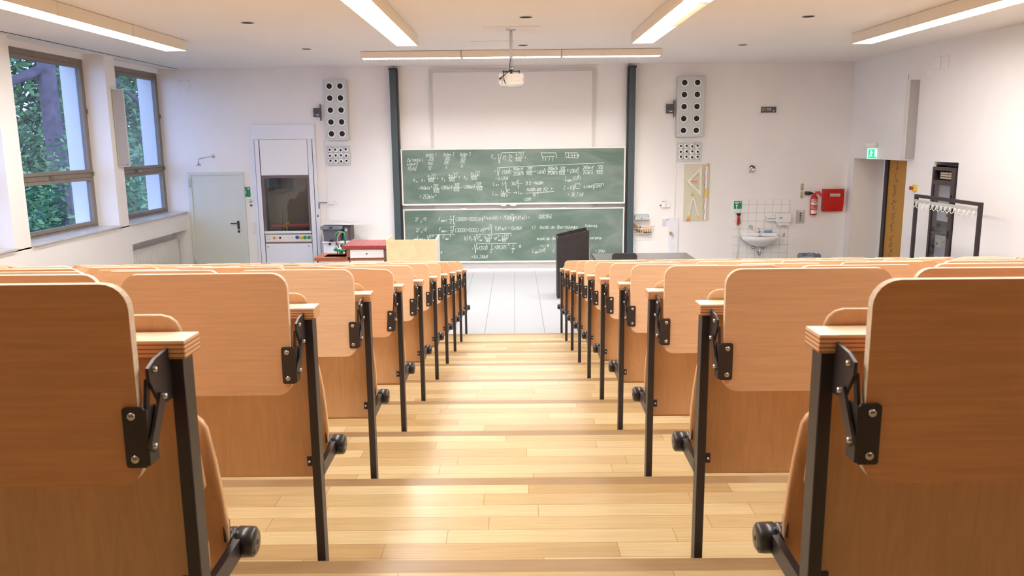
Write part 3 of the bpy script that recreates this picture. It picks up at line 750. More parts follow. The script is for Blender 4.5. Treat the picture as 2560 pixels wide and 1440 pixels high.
CH(1309, 502, 7, '=2297'); CH(1413, 451, 10, 'L'); CH(1419, 454, 5, 'h10 ='); CH(1431, 449, 8, '(C/P)'); CH(1446, 441, 5, 'p')
CH(1409, 474, 9, 'C = P'); CL((1433, 463), (1434, 476), (1438, 460), (1450, 459), (1450, 463)); CH(1438, 470, 7, 'L'); CL((1441, 471), (1449, 471)); CH(1454, 470, 7, '* 6,42kN'); CL((1483, 460), (1484, 474), (1488, 459), (1509, 458), (1509, 463)); CH(1489, 469, 7, '2297')
CH(1419, 491, 9, '= 38,7 kN')
b.build('chalk_writing', CHALK, t).location.y = -YU
YLb = D-.075
t, x0, x1, z0, z1 = board('blackboard', 'lower sliding blackboard, its left end ruled in a square grid', 1013, 525, 1014, 655.5, YLb, 1, True)
b = B()
for i in range(17):
    xx = x0+.05+i*.0615; b.box(xx, xx+.0035, -.0004, .0035, z0+.03, z1-.02)
for i in range(15):
    zz = z0+.04+i*.0615; b.box(x0+.03, x0+1.03, -.0004, .0035, zz, zz+.0035)
b.build('grid_ruling', RULE, t)
b = B(); YC = YLb
CH(1038, 553, 9, '$F'); CH(1052, 556, 6, 'y'); CH(1057, 551, 8, '=0'); CH(1040, 580, 9, '$F'); CH(1053, 582, 5, 'x'); CH(1058, 578, 8, '=0')
CH(1097, 552, 9, 'F'); CH(1102, 554, 5, 'ymax ='); CH(1125, 548, 9, '1'); CL((1123, 549), (1132, 549)); CH(1125, 558, 9, '2'); CL((1138, 540), (1134, 540), (1134, 560), (1138, 560))
CH(1138, 552, 9, '(30000+10000)kg'); CH(1205, 549, 9, '(1+cos40)'); CH(1249, 549, 9, '+ 7500kg'); CL((1278, 536), (1283, 536), (1284, 552), (1279, 552)); CH(1287, 548, 8, '9,81 m/s =')
CH(1346, 546, 9, '3882856')
CH(1098, 578, 9, 'F'); CH(1103, 580, 5, 'xmax ='); CH(1126, 573, 8, '1'); CL((1125, 576), (1132, 575)); CH(1126, 585, 9, '2'); CL((1138, 565), (1134, 565), (1132, 587), (1136, 587))
CH(1137, 580, 9, '(30000+10000) kg'); CH(1205, 575, 8, 'sin40'); CL((1223, 562), (1228, 562), (1229, 582), (1226, 583)); CH(1237, 575, 8, '9,81 m/s = 126115N')
CH(1330, 572, 9, 'c)'); CH(1349, 572, 8, 'Anzahl der Uberrollungen'); CH(1463, 568, 7, 'Federung')
CH(1043, 598, 8, 'F'); CH(1048, 600, 5, 'rmax ='); CL((1068, 589), (1070, 600), (1074, 588), (1125, 586), (1126, 592)); CH(1075, 598, 8, 'F'); CH(1081, 592, 4, '2'); CH(1107, 597, 8, 'F'); CH(1113, 599, 4, 'xmax')
CH(1161, 600, 9, 'b)'); CH(1173, 599, 8, 'P'); CH(1178, 601, 4, 'm ='); CL((1186, 590), (1188, 604), (1191, 587), (1277, 583), (1278, 590)); CH(1193, 599, 8, 'P'); CH(1199, 592, 4, 'p'); CH(1199, 602, 4, 'max')
CH(1208, 595, 7, '*q'); CH(1219, 595, 7, '[%]'); CL((1213, 597), (1227, 597)); CH(1214, 605, 6, '100%'); CH(1235, 600, 7, '+P'); CH(1246, 591, 4, 'p'); CH(1246, 602, 4, 'min'); CH(1254, 594, 7, 'q [%]'); CL((1254, 597), (1270, 597)); CH(1254, 604, 6, '100%')
CL((1186, 612), (1189, 634), (1191, 609), (1293, 608)); CH(1180, 625, 7, '='); CH(1192, 625, 9, '413500'); CH(1216, 615, 4, 'p'); CH(1227, 620, 8, '1'); CL((1225, 623), (1233, 622)); CH(1226, 631, 8, '2'); CH(1236, 622, 8, '+311,375'); CH(1271, 613, 4, 'p'); CH(1281, 619, 8, '1'); CL((1279, 622), (1287, 621)); CH(1280, 631, 8, '2'); CH(1298, 620, 8, 'N')
CH(1179, 646, 8, '=364,216kN'); CH(1102, 634, 6, 'N'); CH(1342, 600, 7, 'Anzahl der Uberrollung'); CH(1475, 598, 7, 'vorgange'); CH(1351, 617, 6, '= L = 10'); CH(1331, 631, 8, 'L'); CH(1337, 633, 4, 'h10 ='); CH(1346, 630, 7, '(C/P)'); CH(1361, 622, 4, 'p'); CH(1382, 631, 8, 'C'); CH(1488, 631, 7, '= 200km')
b.build('chalk_writing', CHALK, t).location.y = -YLb

# ------------------------------------------------------------------ front wall, left part
def hang(name, label, cat, u0, v0, u1, v1, depth=.0, group=None, z=None):
    """a thing hung on the front wall: origin at the middle of its photographed rectangle; returns half width and half height"""
    a, c = onY(u0, v0, D-depth), onY(u1, v1, D-depth)
    t = thing(name, label, cat, ((a.x+c.x)/2, D, (a.z+c.z)/2), group=group)
    return t, abs(c.x-a.x)/2, abs(a.z-c.z)/2
BLK = mat('speaker_cone_black', (22, 18, 18), .7)
CONEW = mat('white_diffuser_ring', (244, 242, 238), .5)
SG = mat('diffuser_ring_grey', (186, 192, 192), .5)
for u, v, lab in (((807.5, 871.5), (200, 350.5), 'large pale grey ten-hole loudspeaker panel left of the blackboards'), ((1694.5, 1758.5), (191, 342), 'large pale grey ten-hole loudspeaker panel right of the blackboards')):
    t, hw, hh = hang('loudspeaker_panel', lab, 'loudspeaker', u[0], v[0], u[1], v[1], .12, group='ten-hole loudspeaker panels')
    B().box(-hw, hw, -.12, -.002, -hh, hh, bev=.008).build('cabinet', GREYS, t)
    for r_ in range(5):
        for c_ in (-1, 1):
            x, z = c_*hw*.47, hh*.79 - r_*hh*.395
            b = B(); b.lathe([(.083, -.1205), (.082, -.124), (.076, -.124), (.074, -.1205)], (x, 0, z), 'y', SG, 28)
            b.lathe([(.074, -.1208), (.05, -.1215)], (x, 0, z), 'y', CONEW, 28); b.lathe([(.05, -.1215), (.048, -.1225), (0, -.1225)], (x-.004, 0, z+.005), 'y', BLK, 28)
            b.build('driver_opening', None, t)
for u, v, lab in (((815.7, 876), (364, 413), 'small pale panel of twelve white nozzles under the left ten-hole panel'), ((1693, 1752), (355, 402.5), 'small pale panel of twelve white nozzles above the drawing-tool board')):
    t, hw, hh = hang('nozzle_panel', lab, 'wall panel', u[0], v[0], u[1], v[1], .04, group='twelve-nozzle panels')
    B().box(-hw, hw, -.02, -.002, -hh, hh).box(-hw, hw, -.045, -.02, hh-.028, hh).box(-hw, hw, -.045, -.02, -hh, -hh+.028).box(-hw, -hw+.028, -.045, -.02, -hh+.028, hh-.028).box(hw-.028, hw, -.045, -.02, -hh+.028, hh-.028).build('frame', GREYL, t)
    rr = random.Random(3)
    for r_ in range(3):
        for c_ in range(4):
            x, z = (c_-1.5)*hw*.46, (1-r_)*hh*.57
            b = B(); b.lathe([(.052, -.022), (.050, -.045), (.036, -.06), (.018, -.062)], (x, 0, z), 'y', CONEW, 20)
            b.lathe([(.021, -.063), (.018, -.0645), (0, -.0645)], (x+rr.uniform(-.006, .006), 0, z+rr.uniform(-.008, .012)), 'y', BLK, 16)
            b.build('nozzle', None, t)
for u, v, lab, s_ in (((782.5, 801), (270, 292), 'small black control box left of the left loudspeaker panel', 1), ((1666.5, 1685), (260, 283), 'small black control box left of the right loudspeaker panel', 1)):
    t, hw, hh = hang('control_box', lab, 'control box', u[0], v[0], u[1], v[1], .07, group='black control boxes beside the loudspeaker panels')
    B().box(-hw, hw, -.07, -.002, -hh, hh, bev=.003).build('box_body', DARK, t)
    B().box(hw-.004, hw+.002, -.075, -.002, -hh-.07, hh+.07).build('mounting_bracket', DARK, t)
    B().box(-hw*.2, hw*.6, -.0715, -.07, -hh*.65, -hh*.5).box(-hw*.7, -hw*.5, -.0715, -.07, -hh*.5, -hh*.4).build('label_strip', WHITE, t)
    B().tube([(hw, -.03, 0), (hw+.012, -.04, .015), (hw+.022, -.04, -.005)], .004, mat('beige_wire', (200, 160, 140), .5), 6).build('wire', None, t)
t, hw, hh = hang('vent_cover', 'square plaster-coloured vent cover high in the left corner', 'vent cover', 445.4, 199, 475.4, 229.4)
B().box(-hw, hw, -.008, -.001, -hh, hh, bev=.002).build('cover_plate', WALL, t)
b = B()
for x in (-1, 1):
    for z in (-1, 1): b.cyl((x*hw*.8, -.011, z*hh*.8), 'y', .006, .004)
b.build('screw', STEEL, t)
# emergency shower over the door
a = onY(533, 390.5, D)
t = thing('emergency_shower', 'chrome emergency shower head on a bent wall pipe above the pale door', 'shower', (a.x, D, a.z))
B().lathe([(0, -.03), (.02, -.03), (.035, -.012), (.038, -.001)], (0,0,0), 'y').build('wall_flange', CHROME, t)
B().tube([(0, -.01, 0), (-.02, -.10, -.005), (-.10, -.30, -.03), (-.145, -.36, -.05), (-.15, -.37, -.10)], .011).build('pipe', CHROME, t)
B().lathe([(.012, 0), (.02, -.02), (.05, -.045), (.055, -.055), (.05, -.06), (0, -.06)], (-.15, -.37, -.10), 'z').build('shower_head', CHROME, t)
b = B()
for i in range(6): b.tube([(-.19+i*.016, -.37, -.16), (-.19+i*.016, -.37, -.175)], .003)
b.build('nozzles', CHROME, t)
def cross(b, x, z, s, y, m): b.box(x-s, x+s, y-.001, y, z-s/3, z+s/3, m); b.box(x-s/3, x+s/3, y-.001, y, z-s, z+s, m)
t, hw, hh = hang('emergency_shower_sign', 'green emergency shower sign beside the pale door', 'sign', 602.5, 467.5, 627, 492.5)
B().box(-hw, hw, -.004, -.001, -hh, hh).build('sign_plate', SAFE, t)
b = B(); cross(b, hw*.58, hh*.65, .02, -.004, WHITE)
b.cyl((-.03, -.005, hh*.42), 'y', .018, .001, WHITE, 16); b.box(-.055, -.005, -.005, -.004, -.035, .025, WHITE); b.box(-.045, -.015, -.005, -.004, -hh, -.035, WHITE)
b.prism([(-.045, hh*.72), (-.015, hh*.72), (-.012, hh*.6), (-.048, hh*.6)], 'y', -.005, -.004, WHITE); b.box(-.034, -.026, -.005, -.004, hh*.7, hh, WHITE)
for s_ in (-1, 1): b.bar((-.03+s_*.018, -.0045, hh*.6), (-.03+s_*.05, -.0045, -.03), .003, .001, GREYL, (0,1,0))
b.build('pictogram', None, t)
t, hw, hh = hang('wall_valve', 'small chrome hand valve under the green shower sign', 'valve', 623, 497, 634, 508)
B().lathe([(0, -.05), (.018, -.05), (.03, -.04), (.03, -.03), (.012, -.02), (.012, 0)], (0,0,0), 'y').build('valve_body', CHROME, t)
b = B()
for k in range(3): a_ = k*2.1; b.tube([(0, -.04, 0), (.04*math.cos(a_), -.045, .04*math.sin(a_))], .005)
b.build('handwheel', CHROME, t)
t, hw, hh = hang('wall_stud', 'black round wall stud below the chrome hand valve', 'fitting', 625, 511, 631, 516)
B().lathe([(0, -.025), (.015, -.022), (.02, -.01), (.02, 0)], (0,0,0), 'y').build('stud', DARK, t)
t, hw, hh = hang('light_switch', 'stack of three white light switches between door and fume cupboard', 'switch', 629.5, 555, 638.5, 583.5)
B().box(-hw, hw, -.012, -.001, -hh, hh, bev=.002).build('switch_plate', CREAM, t)
for i in range(3): B().box(-hw*.72, hw*.72, -.018, -.012, hh-.01-(i+1)*hh*.64+.02, hh-.01-i*hh*.64, bev=.002).build('rocker', CREAM, t)

# fume cupboard
YF = D-.06
A0 = onY(626, 312, YF); A1 = onY(785, 310, YF)
fx0, fx1, fz1 = A0.x, A1.x, A0.z
t = thing('fume_cupboard', 'tall white built-in fume cupboard with glass sash and coloured tap knobs', 'fume cupboard', (0, YF, 0))
LINE = mat('dark_joint', (112, 98, 96), .5)
hz = onY(640, 349, YF).z
B().box(fx0, fx1, -.02, .055, hz, fz1, bev=.004).build('header_panel', WHITEB, t)
def fxx(u, v=400): return onY(u, v, YF).x
b = B(); L1, L2, L3, R1, R2 = fxx(637, 400), fxx(649, 400), fxx(655.5, 400), fxx(769, 400), fxx(781, 400)
b.box(fx0, L1, 0, .055, 0, hz); b.box(L1+.012, L2, -.01, .055, 0, hz); b.box(R1+.012, R2, -.01, .055, 0, hz); b.box(R2+.012, fx1, 0, .055, 0, hz)
b.box(L1, L1+.012, .02, .055, 0, hz, LINE); b.box(R2, R2+.012, .02, .055, 0, hz, LINE); b.box(L2, L2+.016, .0, .055, 0, hz, LINE); b.box(R1, R1+.012, .0, .055, 0, hz, LINE)
b.build('side_posts', WHITEB, t)
zs = lambda v: onY(715, v, YF).z
xi0, xi1 = L2+.016, R1
B().box(xi0, xi1, .0, .03, zs(438), hz-.003).build('upper_panel', WHITE, t)
s = B(); z1, z0 = zs(439), zs(577)
s.box(xi0, xi1, .005, .03, z1-.045, z1); s.box(xi0, xi0+.045, .005, .03, z0, z1-.045); s.box(xi1-.035, xi1, .005, .03, z0, z1-.045)
so = s.build('sash_frame', LINE, t)
B().box(xi0+.045, xi1-.035, .012, .016, z0, z1-.045).build('sash_glass', GLASSD, so)
IW = mat('cupboard_lining', (150, 146, 140), .6)
q = B(); y1 = .75
q.box(FX0-.02, FX0, .05, y1, FZ0-.02, FZ1+.02); q.box(FX1, FX1+.02, .05, y1, FZ0-.02, FZ1+.02); q.box(FX0, FX1, y1, y1+.02, FZ0, FZ1)
q.box(FX0, FX1, .05, y1, FZ1, FZ1+.02); q.box(FX0, FX1, .05, y1, FZ0-.02, FZ0)
q.build('lining', IW, t)
q = B(); q.bar((fxx(668), .08, zs(565)), (fxx(762), .10, zs(562)), .035, .03, None, (0,1,0)); q.build('red_rail', mat('faded_red', (190, 60, 62), .4), t)['label'] = 'red gas rail'
q = B(); q.tube([(fxx(690), .12, FZ0), (fxx(690), .12, zs(533)), (fxx(692), .12, zs(531))], .016); q.build('gas_pipe', GREENP, t)['label'] = 'green pipe'
q = B(); q.tube([(fxx(704), .09, FZ0), (fxx(704), .09, zs(559)), (fxx(711), .09, zs(558))], .014); q.tube([(fxx(701), .09, zs(567)), (fxx(708), .09, zs(563))], .016); q.build('gas_tap', YEL, t)['label'] = 'yellow tap'
q = B(); q.cyl((fxx(762), .09, FZ0), 'z', .02, .06); q.build('gas_tap', BLUE, t)['label'] = 'blue tap'
B().box(xi0, xi1, -.03, .055, zs(583.5), zs(577.5), bev=.003).build('sill_rail', WHITEB, t)
B().box(xi0, xi1, .0, .05, 0, zs(608.5)-.0).build('lower_door', WHITEB, t)
B().box(xi0, xi1, .005, .05, zs(583.5), zs(583.5)-.001 if False else zs(585.5)).box(xi0, xi1, -.002, .05, zs(608.5), zs(606)).build('dark_joint', LINE, t)
cpn = B().box(xi0+.005, xi1-.005, -.006, .05, zs(605.5), zs(586)).build('control_panel', CREAM, t)
B().box(xi0+.02, xi1-.01, -.008, -.006, zs(605), zs(603.8)).build('red_stripe', mat('stripe_red', (196, 110, 80), .5), cpn)
def knob(u, v, r, m, nm='tap_knob', lab=None, dep=.035):
    p = onY(u, v, YF); b = B(); b.lathe([(r, -.006), (r, -dep*.5), (r*.8, -dep*.55), (r*.75, -dep), (0, -dep)], (p.x, 0, p.z), 'y', None, 20)
    b.box(p.x-r*.12, p.x+r*.12, -dep-.008, -dep, p.z-r*.6, p.z+r*.6)
    o = b.build(nm, m, cpn); o['label'] = lab; return o
knob(743.5, 593, .034, BLUE, lab='blue knob'); knob(753.5, 593, .034, YEL, lab='yellow knob'); knob(763, 593, .034, GREENP, lab='green knob'); knob(773, 593, .034, GREENP, lab='green knob')
knob(686, 594.5, .024, ORG, 'emergency_stop', 'orange stop button'); knob(700.5, 594.5, .021, DARK, 'switch_knob', 'black knob', .02); knob(693, 594.5, .008, RED, 'indicator_lamp', 'red lamp', .012)
for u in (711, 720.5, 729.5):
    p = onY(u, 595, YF); B().lathe([(.026, -.006), (.026, -.012), (.02, -.012), (.018, -.007), (0, -.007)], (p.x, 0, p.z), 'y').build('socket', WHITE, cpn)
b = B()
for u, v in ((669, 590), (669, 598), (674, 590), (674, 598)): p = onY(u, v, YF); b.cyl((p.x, -.010, p.z), 'y', .006, .004)
b.build('indicator_dots', DARK, cpn)
b = B()
for u, v in ((670.5, 617), (772, 615)): p = onY(u, v, YF); b.cyl((p.x, -.004, p.z), 'y', .012, .004)
b.build('door_lock', LINE, t)

# conduits on the front wall
def conduit(u0, v0, u1, v1, lab):
    a, c = onY(u0, v0, D), onY(u1, v1, D); x = (a.x+c.x)/2
    tag(B().box(-.012, .012, -.014, -.001, c.z, a.z, bev=.003, seg=1).build('cable_conduit', WALL, loc=(x, D, 0)), lab, 'cable conduit')
conduit(811.5, 352, 818, 552, 'thin cable conduit running down from the left loudspeaker panel')
conduit(1689.5, 343, 1687, 543, 'thin cable conduit between right loudspeaker panel and the low cabinet door')
# socket box and pipe beside the cupboard
t, hw, hh = hang('media_column', 'narrow white service column with a bent grey pipe beside the fume cupboard', 'service column', 796, 521, 806, 600)
B().box(-hw*.6, hw*.6, -.05, -.001, -.30, hh, bev=.004).build('column_body', WHITE, t)
B().box(-hw*.5, hw*1.1, -.08, -.05, hh*.35, hh*.95, bev=.004).build('tap_block', CREAM, t)
B().cyl((-hw-.01, -.06, hh*.55), 'x', .022, .03).build('tap_knob', BLUE, t)
B().tube([(hw*.3, -.06, hh), (hw*.3, -.06, hh+.09), (hw*.5, -.06, hh+.11), (hw*.9, -.06, hh+.115), (.165, -.06, hh+.115)], .011).build('grey_pipe', mat('grey_blue_pipe', (120, 120, 140), .4), t)
t, hw, hh = hang('wall_socket', 'small white socket strip on the wall above the grey crate', 'socket', 822, 501.5, 845, 511)
B().box(-hw, hw*.2, -.03, -.001, -hh, hh, bev=.002).build('socket_box', WHITE, t); B().box(-hw*.9, hw*.15, -.032, -.03, -hh-.008, -hh).build('lower_strip', GREYL, t)  # thin light grey strip along the lower edge of the box
b = B(); b.cyl((hw*.55, -.02, hh*.5), 'y', .008, .02); b.cyl((hw*.85, -.02, -hh*.6), 'y', .010, .02); b.build('plug', GREYL, t)

# wall unit with crate and projector device
YS = 14.9
a, c = onY(805, 604, YS), onY(873, 604, YS)
zt = onY(840, 603.5, YS).z
t = thing('equipment_trolley', 'white trolley standing against the wall behind the red tiled bench', 'trolley', ((a.x+c.x)/2, YS, 0))
w2 = (c.x-a.x)/2
B().box(-w2, w2, 0, .5, zt-.03, zt, bev=.004).build('shelf', WHITE, t)
B().box(-w2+.02, w2-.1, .03, .48, .12, zt-.03).build('cabinet_body', WHITEB, t)
for i in range(6): 
    x = -w2+.06+i*.09; B().box(x, x+.004, .026, .03, .14, zt-.05).build('panel_groove', GREYL, t) if i % 2 == 0 else None
for x in (-w2+.06, w2-.14):
    for y in (.06, .44): B().lathe([(0, -.012), (.05, -.012), (.055, 0), (.05, .012), (0, .012)], (x, y, .055), 'x').tube([(x, y, .05), (x, y, .12)], .01).build('caster', DARK, t)
b = B()
for u in (825, 843): p = onY(u, 606, YS); b.cyl((p.x-t.location.x, -.03, zt-.045), 'y', .022, .03)
b.build('shelf_knob', DARK, t)
p0, p1 = onY(801, 566, YS-.02), onY(856, 600, YS-.02)
t = thing('storage_crate', 'dark grey plastic storage crate with a lighter lid on the trolley', 'crate', ((p0.x+p1.x)/2, YS-.02, zt+.001))
w2 = (p1.x-p0.x)/2; hc = p0.z-zt-.05
def frus(b, x0, x1, y0, y1, z0, z1, ins, m=None):
    i = b._m(m)
    V = [b.bm.verts.new(p) for p in ((x0+ins,y0+ins,z0),(x1-ins,y0+ins,z0),(x1-ins,y1-ins,z0),(x0+ins,y1-ins,z0),(x0,y0,z1),(x1,y0,z1),(x1,y1,z1),(x0,y1,z1))]
    for f in ((3,2,1,0),(4,5,6,7),(0,1,5,4),(1,2,6,5),(2,3,7,6),(3,0,4,7)): b.bm.faces.new([V[q] for q in f]).material_index = i
    return b
frus(B(), -w2+.035, w2-.03, 0, .34, 0, hc, .02).build('crate_body', DARKG, t)
B().box(-w2, w2, -.03, .37, hc-.012, hc+.05, bev=.008).build('lid', BLUEG, t)
B().box(-.04, .04, -.012, .02, .0, .03).box(-.03, .03, -.032, -.03, hc+.01, hc+.04).build('latch', DARK, t)
p0, p1 = onY(859, 566, YS+.08), onY(877, 601, YS+.08)
t = thing('overhead_projector', 'dark boxy device under a white sheet at the right end of the trolley', 'projector', ((p0.x+p1.x)/2, YS+.08, zt+.001))
w2 = (p1.x-p0.x)/2
B().box(-w2, w2*.3, 0, .36, 0, p0.z-zt, bev=.005).build('device_body', DARKG, t)
B().box(w2*.3, w2, .02, .34, 0, p0.z-zt).build('side_bracket', mat('dark_brown_metal', (84, 66, 62), .5), t)
B().box(-w2*.6, -w2*.0, -.003, .0, (p0.z-zt)*.65, (p0.z-zt)*.85).build('maker_plate', GREYL, t)
pz = p0.z
t = tag(B().prism([(-.42, .02), (.10, -.10), (.48, .18), (-.30, .42)], 'z', 0, .008).build('paper_sheet', WHITE, loc=(t.location.x-.05, YS+.12, pz+.03)), 'large white sheet lying flat over crate and dark device', 'sheet')

# red tiled bench (two levels)
t = thing('lab_bench', 'lab bench with red tiled worktop, sunken brown sink and white doors', 'lab bench', (-2.35, 12.5, 0))
X = lambda x: x+2.35
b = B(); b.box(X(-2.68), X(-1.98), 0, .76, .845, .90, bev=.004); 
b.build('raised_worktop', REDT, t)
b = B()
for i in range(1, 5): xx = X(-2.68)+i*.14; b.box(xx, xx+.004, -.0015, 0, .848, .897)
for i in range(1, 5): xx = X(-2.68)+i*.14; b.box(xx, xx+.004, .003, .757, .9, .9008)
for i in range(1, 5): b.box(X(-2.68)+.003, X(-1.98)-.003, i*.15, i*.15+.004, .9, .9008)
b.build('tile_joints', mat('tile_joint', (120, 70, 66), .7), t)
cc = onY(874.6, 624, 12.55); dd = onY(960, 644, 12.55); zlow = onY(785, 645, 12.5).z
b = B(); b.box(X(-2.62), X(cc.x)-.005, .05, .72, zlow, .845); b.build('plinth_wall', BRT, t)
B().box(X(cc.x)-.005, X(-2.0), .06, .72, .0, .845).build('cabinet_body', mat('cabinet_side_grey', (190, 186, 182), .5), t)
fp = B().box(X(cc.x)+.005, X(dd.x), .035, .06, dd.z, cc.z, bev=.003).build('drawer_front', WHITE, t)
b = B()
for i, fx in enumerate((.2, .36, .62, .76)):
    x = X(cc.x)+(dd.x-cc.x)*fx; b.box(x, x+.075, .030, .035, dd.z+.06, cc.z-.07, bev=.002)
b.build('socket_cover', CREAM, fp); B().cyl((X(cc.x)+(dd.x-cc.x)*.50, .026, (cc.z+dd.z)/2), 'y', .01, .01).build('lock', DARK, fp)
B().box(X(cc.x), X(dd.x)+.01, .03, .06, dd.z-.035, dd.z-.008).build('tiled_edge', BRT, t)
b = B(); b.box(X(cc.x)+.005, X(dd.x), .04, .06, .12, dd.z-.04, bev=.002); db = b.build('cabinet_door', WHITE, t)
B().cyl((X(cc.x)+.07, .03, dd.z-.09), 'z', .006, .05).build('door_knob', YEL, db)
xl0 = onY(785, 645, 12.5).x
b = B(); z_ = zlow
sx0, sx1, sy0, sy1 = X(xl0)+.12, X(-2.66), .12, .42
b.box(X(xl0), sx0, 0, .55, z_-.05, z_); b.box(sx0, sx1, 0, sy0, z_-.05, z_); b.box(sx0, sx1, sy1, .55, z_-.05, z_); b.box(sx1, X(-2.60), 0, .55, z_-.05, z_)
b.build('lower_worktop', BRT, t)
b = B(); b.box(sx0, sx1, sy0, sy1, z_-.22, z_-.20); b.box(sx0-.01, sx0, sy0, sy1, z_-.22, z_-.005); b.box(sx1, sx1+.01, sy0, sy1, z_-.22, z_-.005); b.box(sx0, sx1, sy0-.01, sy0, z_-.22, z_-.005); b.box(sx0, sx1, sy1, sy1+.01, z_-.22, z_-.005)
b.build('sink_basin', mat('brown_sink', (120, 62, 40), .35), t)
b = B(); b.box(X(xl0)+.06, X(cc.x)-.02, .04, .06, .12, z_-.055, bev=.002); db = b.build('cabinet_door', WHITE, t)
B().box(X(cc.x)-.13, X(cc.x)-.08, .034, .04, z_-.12, z_-.11).build('door_knob', YEL, db)
b = B(); b.box(X(xl0)+.03, X(xl0)+.055, .05, .5, 0, z_-.05); b.box(X(cc.x)-.018, X(cc.x)+.003, .045, .07, 0, dd.z-.04)
b.box(X(-2.0)-.03, X(-2.0)+.0, .04, .06, .05, .845); b.build('side_rail', LINE, t)
B().box(X(xl0)+.06, X(-2.0), .1, .52, 0, .12).build('base', GREYL, t)
# lab tap
pa = onY(852, 625, 12.97)
t = thing('lab_tap', 'green goose-neck laboratory tap standing on the sink bench', 'tap', (pa.x, 12.97, z_))
hx = onY(862, 580, 12.97)
b = B(); xx = hx.x-pa.x; zz = hx.z-z_
b.tube([(xx, 0, 0), (xx, 0, zz-.05), (xx-.012, 0, zz-.015), (xx-.045, 0, zz), (xx-.10, 0, zz), (xx-.135, 0, zz-.015), (xx-.15, 0, zz-.05), (xx-.15, 0, zz-.17)], .013, GREENP, 12)
b.build('goose_neck', None, t)
b = B(); b.tube([(-.10, -.03, .07), (.05, -.01, .05), (.12, .0, .07)], .02, GREENP); b.lathe([(0, .0), (.03, .0), (.03, .03), (.015, .05)], (0, 0, 0), 'z', GREENP); b.tube([(-.05, -.02, .06), (-.05, -.02, .0)], .012, GREENP); b.tube([(-.10, -.03, .06), (-.06, -.03, .10)], .018, GREENP)
b.build('tap_body', None, t)
B().lathe([(0, 0), (.03, .0), (.034, .012), (.03, .025), (0, .025)], (.03, -.02, .13), 'y').tube([(.03, 0, .06), (.03, 0, .14)], .012).build('tap_handle', mat('dark_green_knob', (34, 70, 58), .4), t)
b = B(); b.tube([(-.03, -.02, .10), (-.045, -.03, .20), (-.03, -.03, .28), (0, -.03, .33), (.03, -.03, .345)], .010, mat('pink_tubing', (232, 130, 120), .4)); b.build('rubber_tube', None, t)

# birch lectern screen
yb = 12.4
a, c = onY(968, 600, yb), onY(1088, 600, yb)
t = thing('birch_lectern', 'pale birch-veneer lectern cabinet at the end of the tiled bench', 'lectern', (a.x, yb, 0)); w = c.x-a.x; h = a.z
B().box(0, w, 0, .018, 0, h, bev=.002).build('front_panel', PALEW, t)
LG_ = mat('grey_veneer_edge', (222, 212, 198), .5)
for x0_, x1_ in ((-.02, 0), (w, w+.02)): B().prism([(0, 0), (.52, 0), (.52, h+.02), (.02, h), (0, h)], 'x', x0_, x1_).build('side_panel', PALEW if x0_ < 0 else LG_, t)
B().box(0, w, .02, .5, h-.12, h-.10).build('shelf', PALEW, t)
B().box(0, w, .02, .5, .08, .10).build('bottom_shelf', PALEW, t)
p = onY(1040, 600, yb)
tag(B().box(-.035, .035, -.012, .012, 0, .012, bev=.003).build('chalk_piece', CHALK, loc=(p.x, yb+.012, h+.001)), 'small stick of white chalk on the top edge of the birch lectern', 'chalk')

# black lectern and dark desk with chair
t = thing('black_lectern', 'tall black lectern box with slanted open top beside the dark desk', 'lectern', (.69, 12.66, 0))
BW = mat('black_stained_wood', (50, 44, 46), .5, var=.25, scale=10)
hl, hr = .975, 1.088; w = .50; dp = .42
B().prism([(0, 0), (w, 0), (w, hr), (0, hl)], 'y', 0, .02).build('front_panel', BW, t)
B().prism([(0, .0), (w, .0), (w, hr+.01), (0, hl+.01)], 'y', dp-.02, dp).build('back_panel', BW, t)
B().box(-.001, .02, .02, dp-.02, 0, hl).build('side_panel', BW, t)
B().box(w-.02, w+.001, .02, dp-.02, 0, hr).build('side_panel', BW, t)
B().box(.02, w-.02, .02, dp-.02, hl-.22, hl-.2).build('inner_shelf', BW, t)
B().box(w+.001, w+.014, -.004, .02, .35, .80).build('edge_strip', mat('raw_wood_edge', (196, 150, 104), .5), t)
t = thing('demonstration_desk', 'long dark-topped lecturer desk beside the black lectern', 'desk', (1.21, 11.62, 0))
DT = mat('dark_desk_top', (92, 88, 88), .25, spec=.6)
B().box(0, 1.47, 0, .83, .715, .75, bev=.004).build('desk_top', DT, t)
B().box(0, 1.47, -.003, .0, .715, .722).build('top_edge', GREYL, t)
for x in (.03, 1.39):
    for y in (.04, .74): B().box(x, x+.05, y, y+.05, 0, .715, bev=.003).build('leg', BLACK, t)
B().box(.08, 1.39, .70, .72, .30, .715).build('modesty_panel', DT, t)
a, c = onY(1530, 633, 11.42), onY(1592, 655, 11.42)
t = thing('office_chair', 'dark upholstered chair pushed up to the dark lecturer desk', 'chair', ((a.x+c.x)/2, 11.42, 0)); w2 = (c.x-a.x)/2
CH_ = mat('dark_chair_fabric', (56, 50, 56), .8, bump=.1)
zc_ = a.z
b = B(); b.prism([(x, z) for x, z in rrect(-w2, w2, zc_-.36, zc_, .05)], 'y', -.02, .02); b.build('backrest', CH_, t)
B().prism(rrect(-.23, .23, .0, .42, .06), 'z', .43, .49).build('seat', CH_, t)
for x in (-.2, .2):
    for y in (.03, .38): B().tube([(x, y, .43), (x*1.05, y, 0)], .012).build('leg', BLACK, t)
B().box(-.02, .02, -.0, .02, .40, .60).build('back_support', BLACK, t)

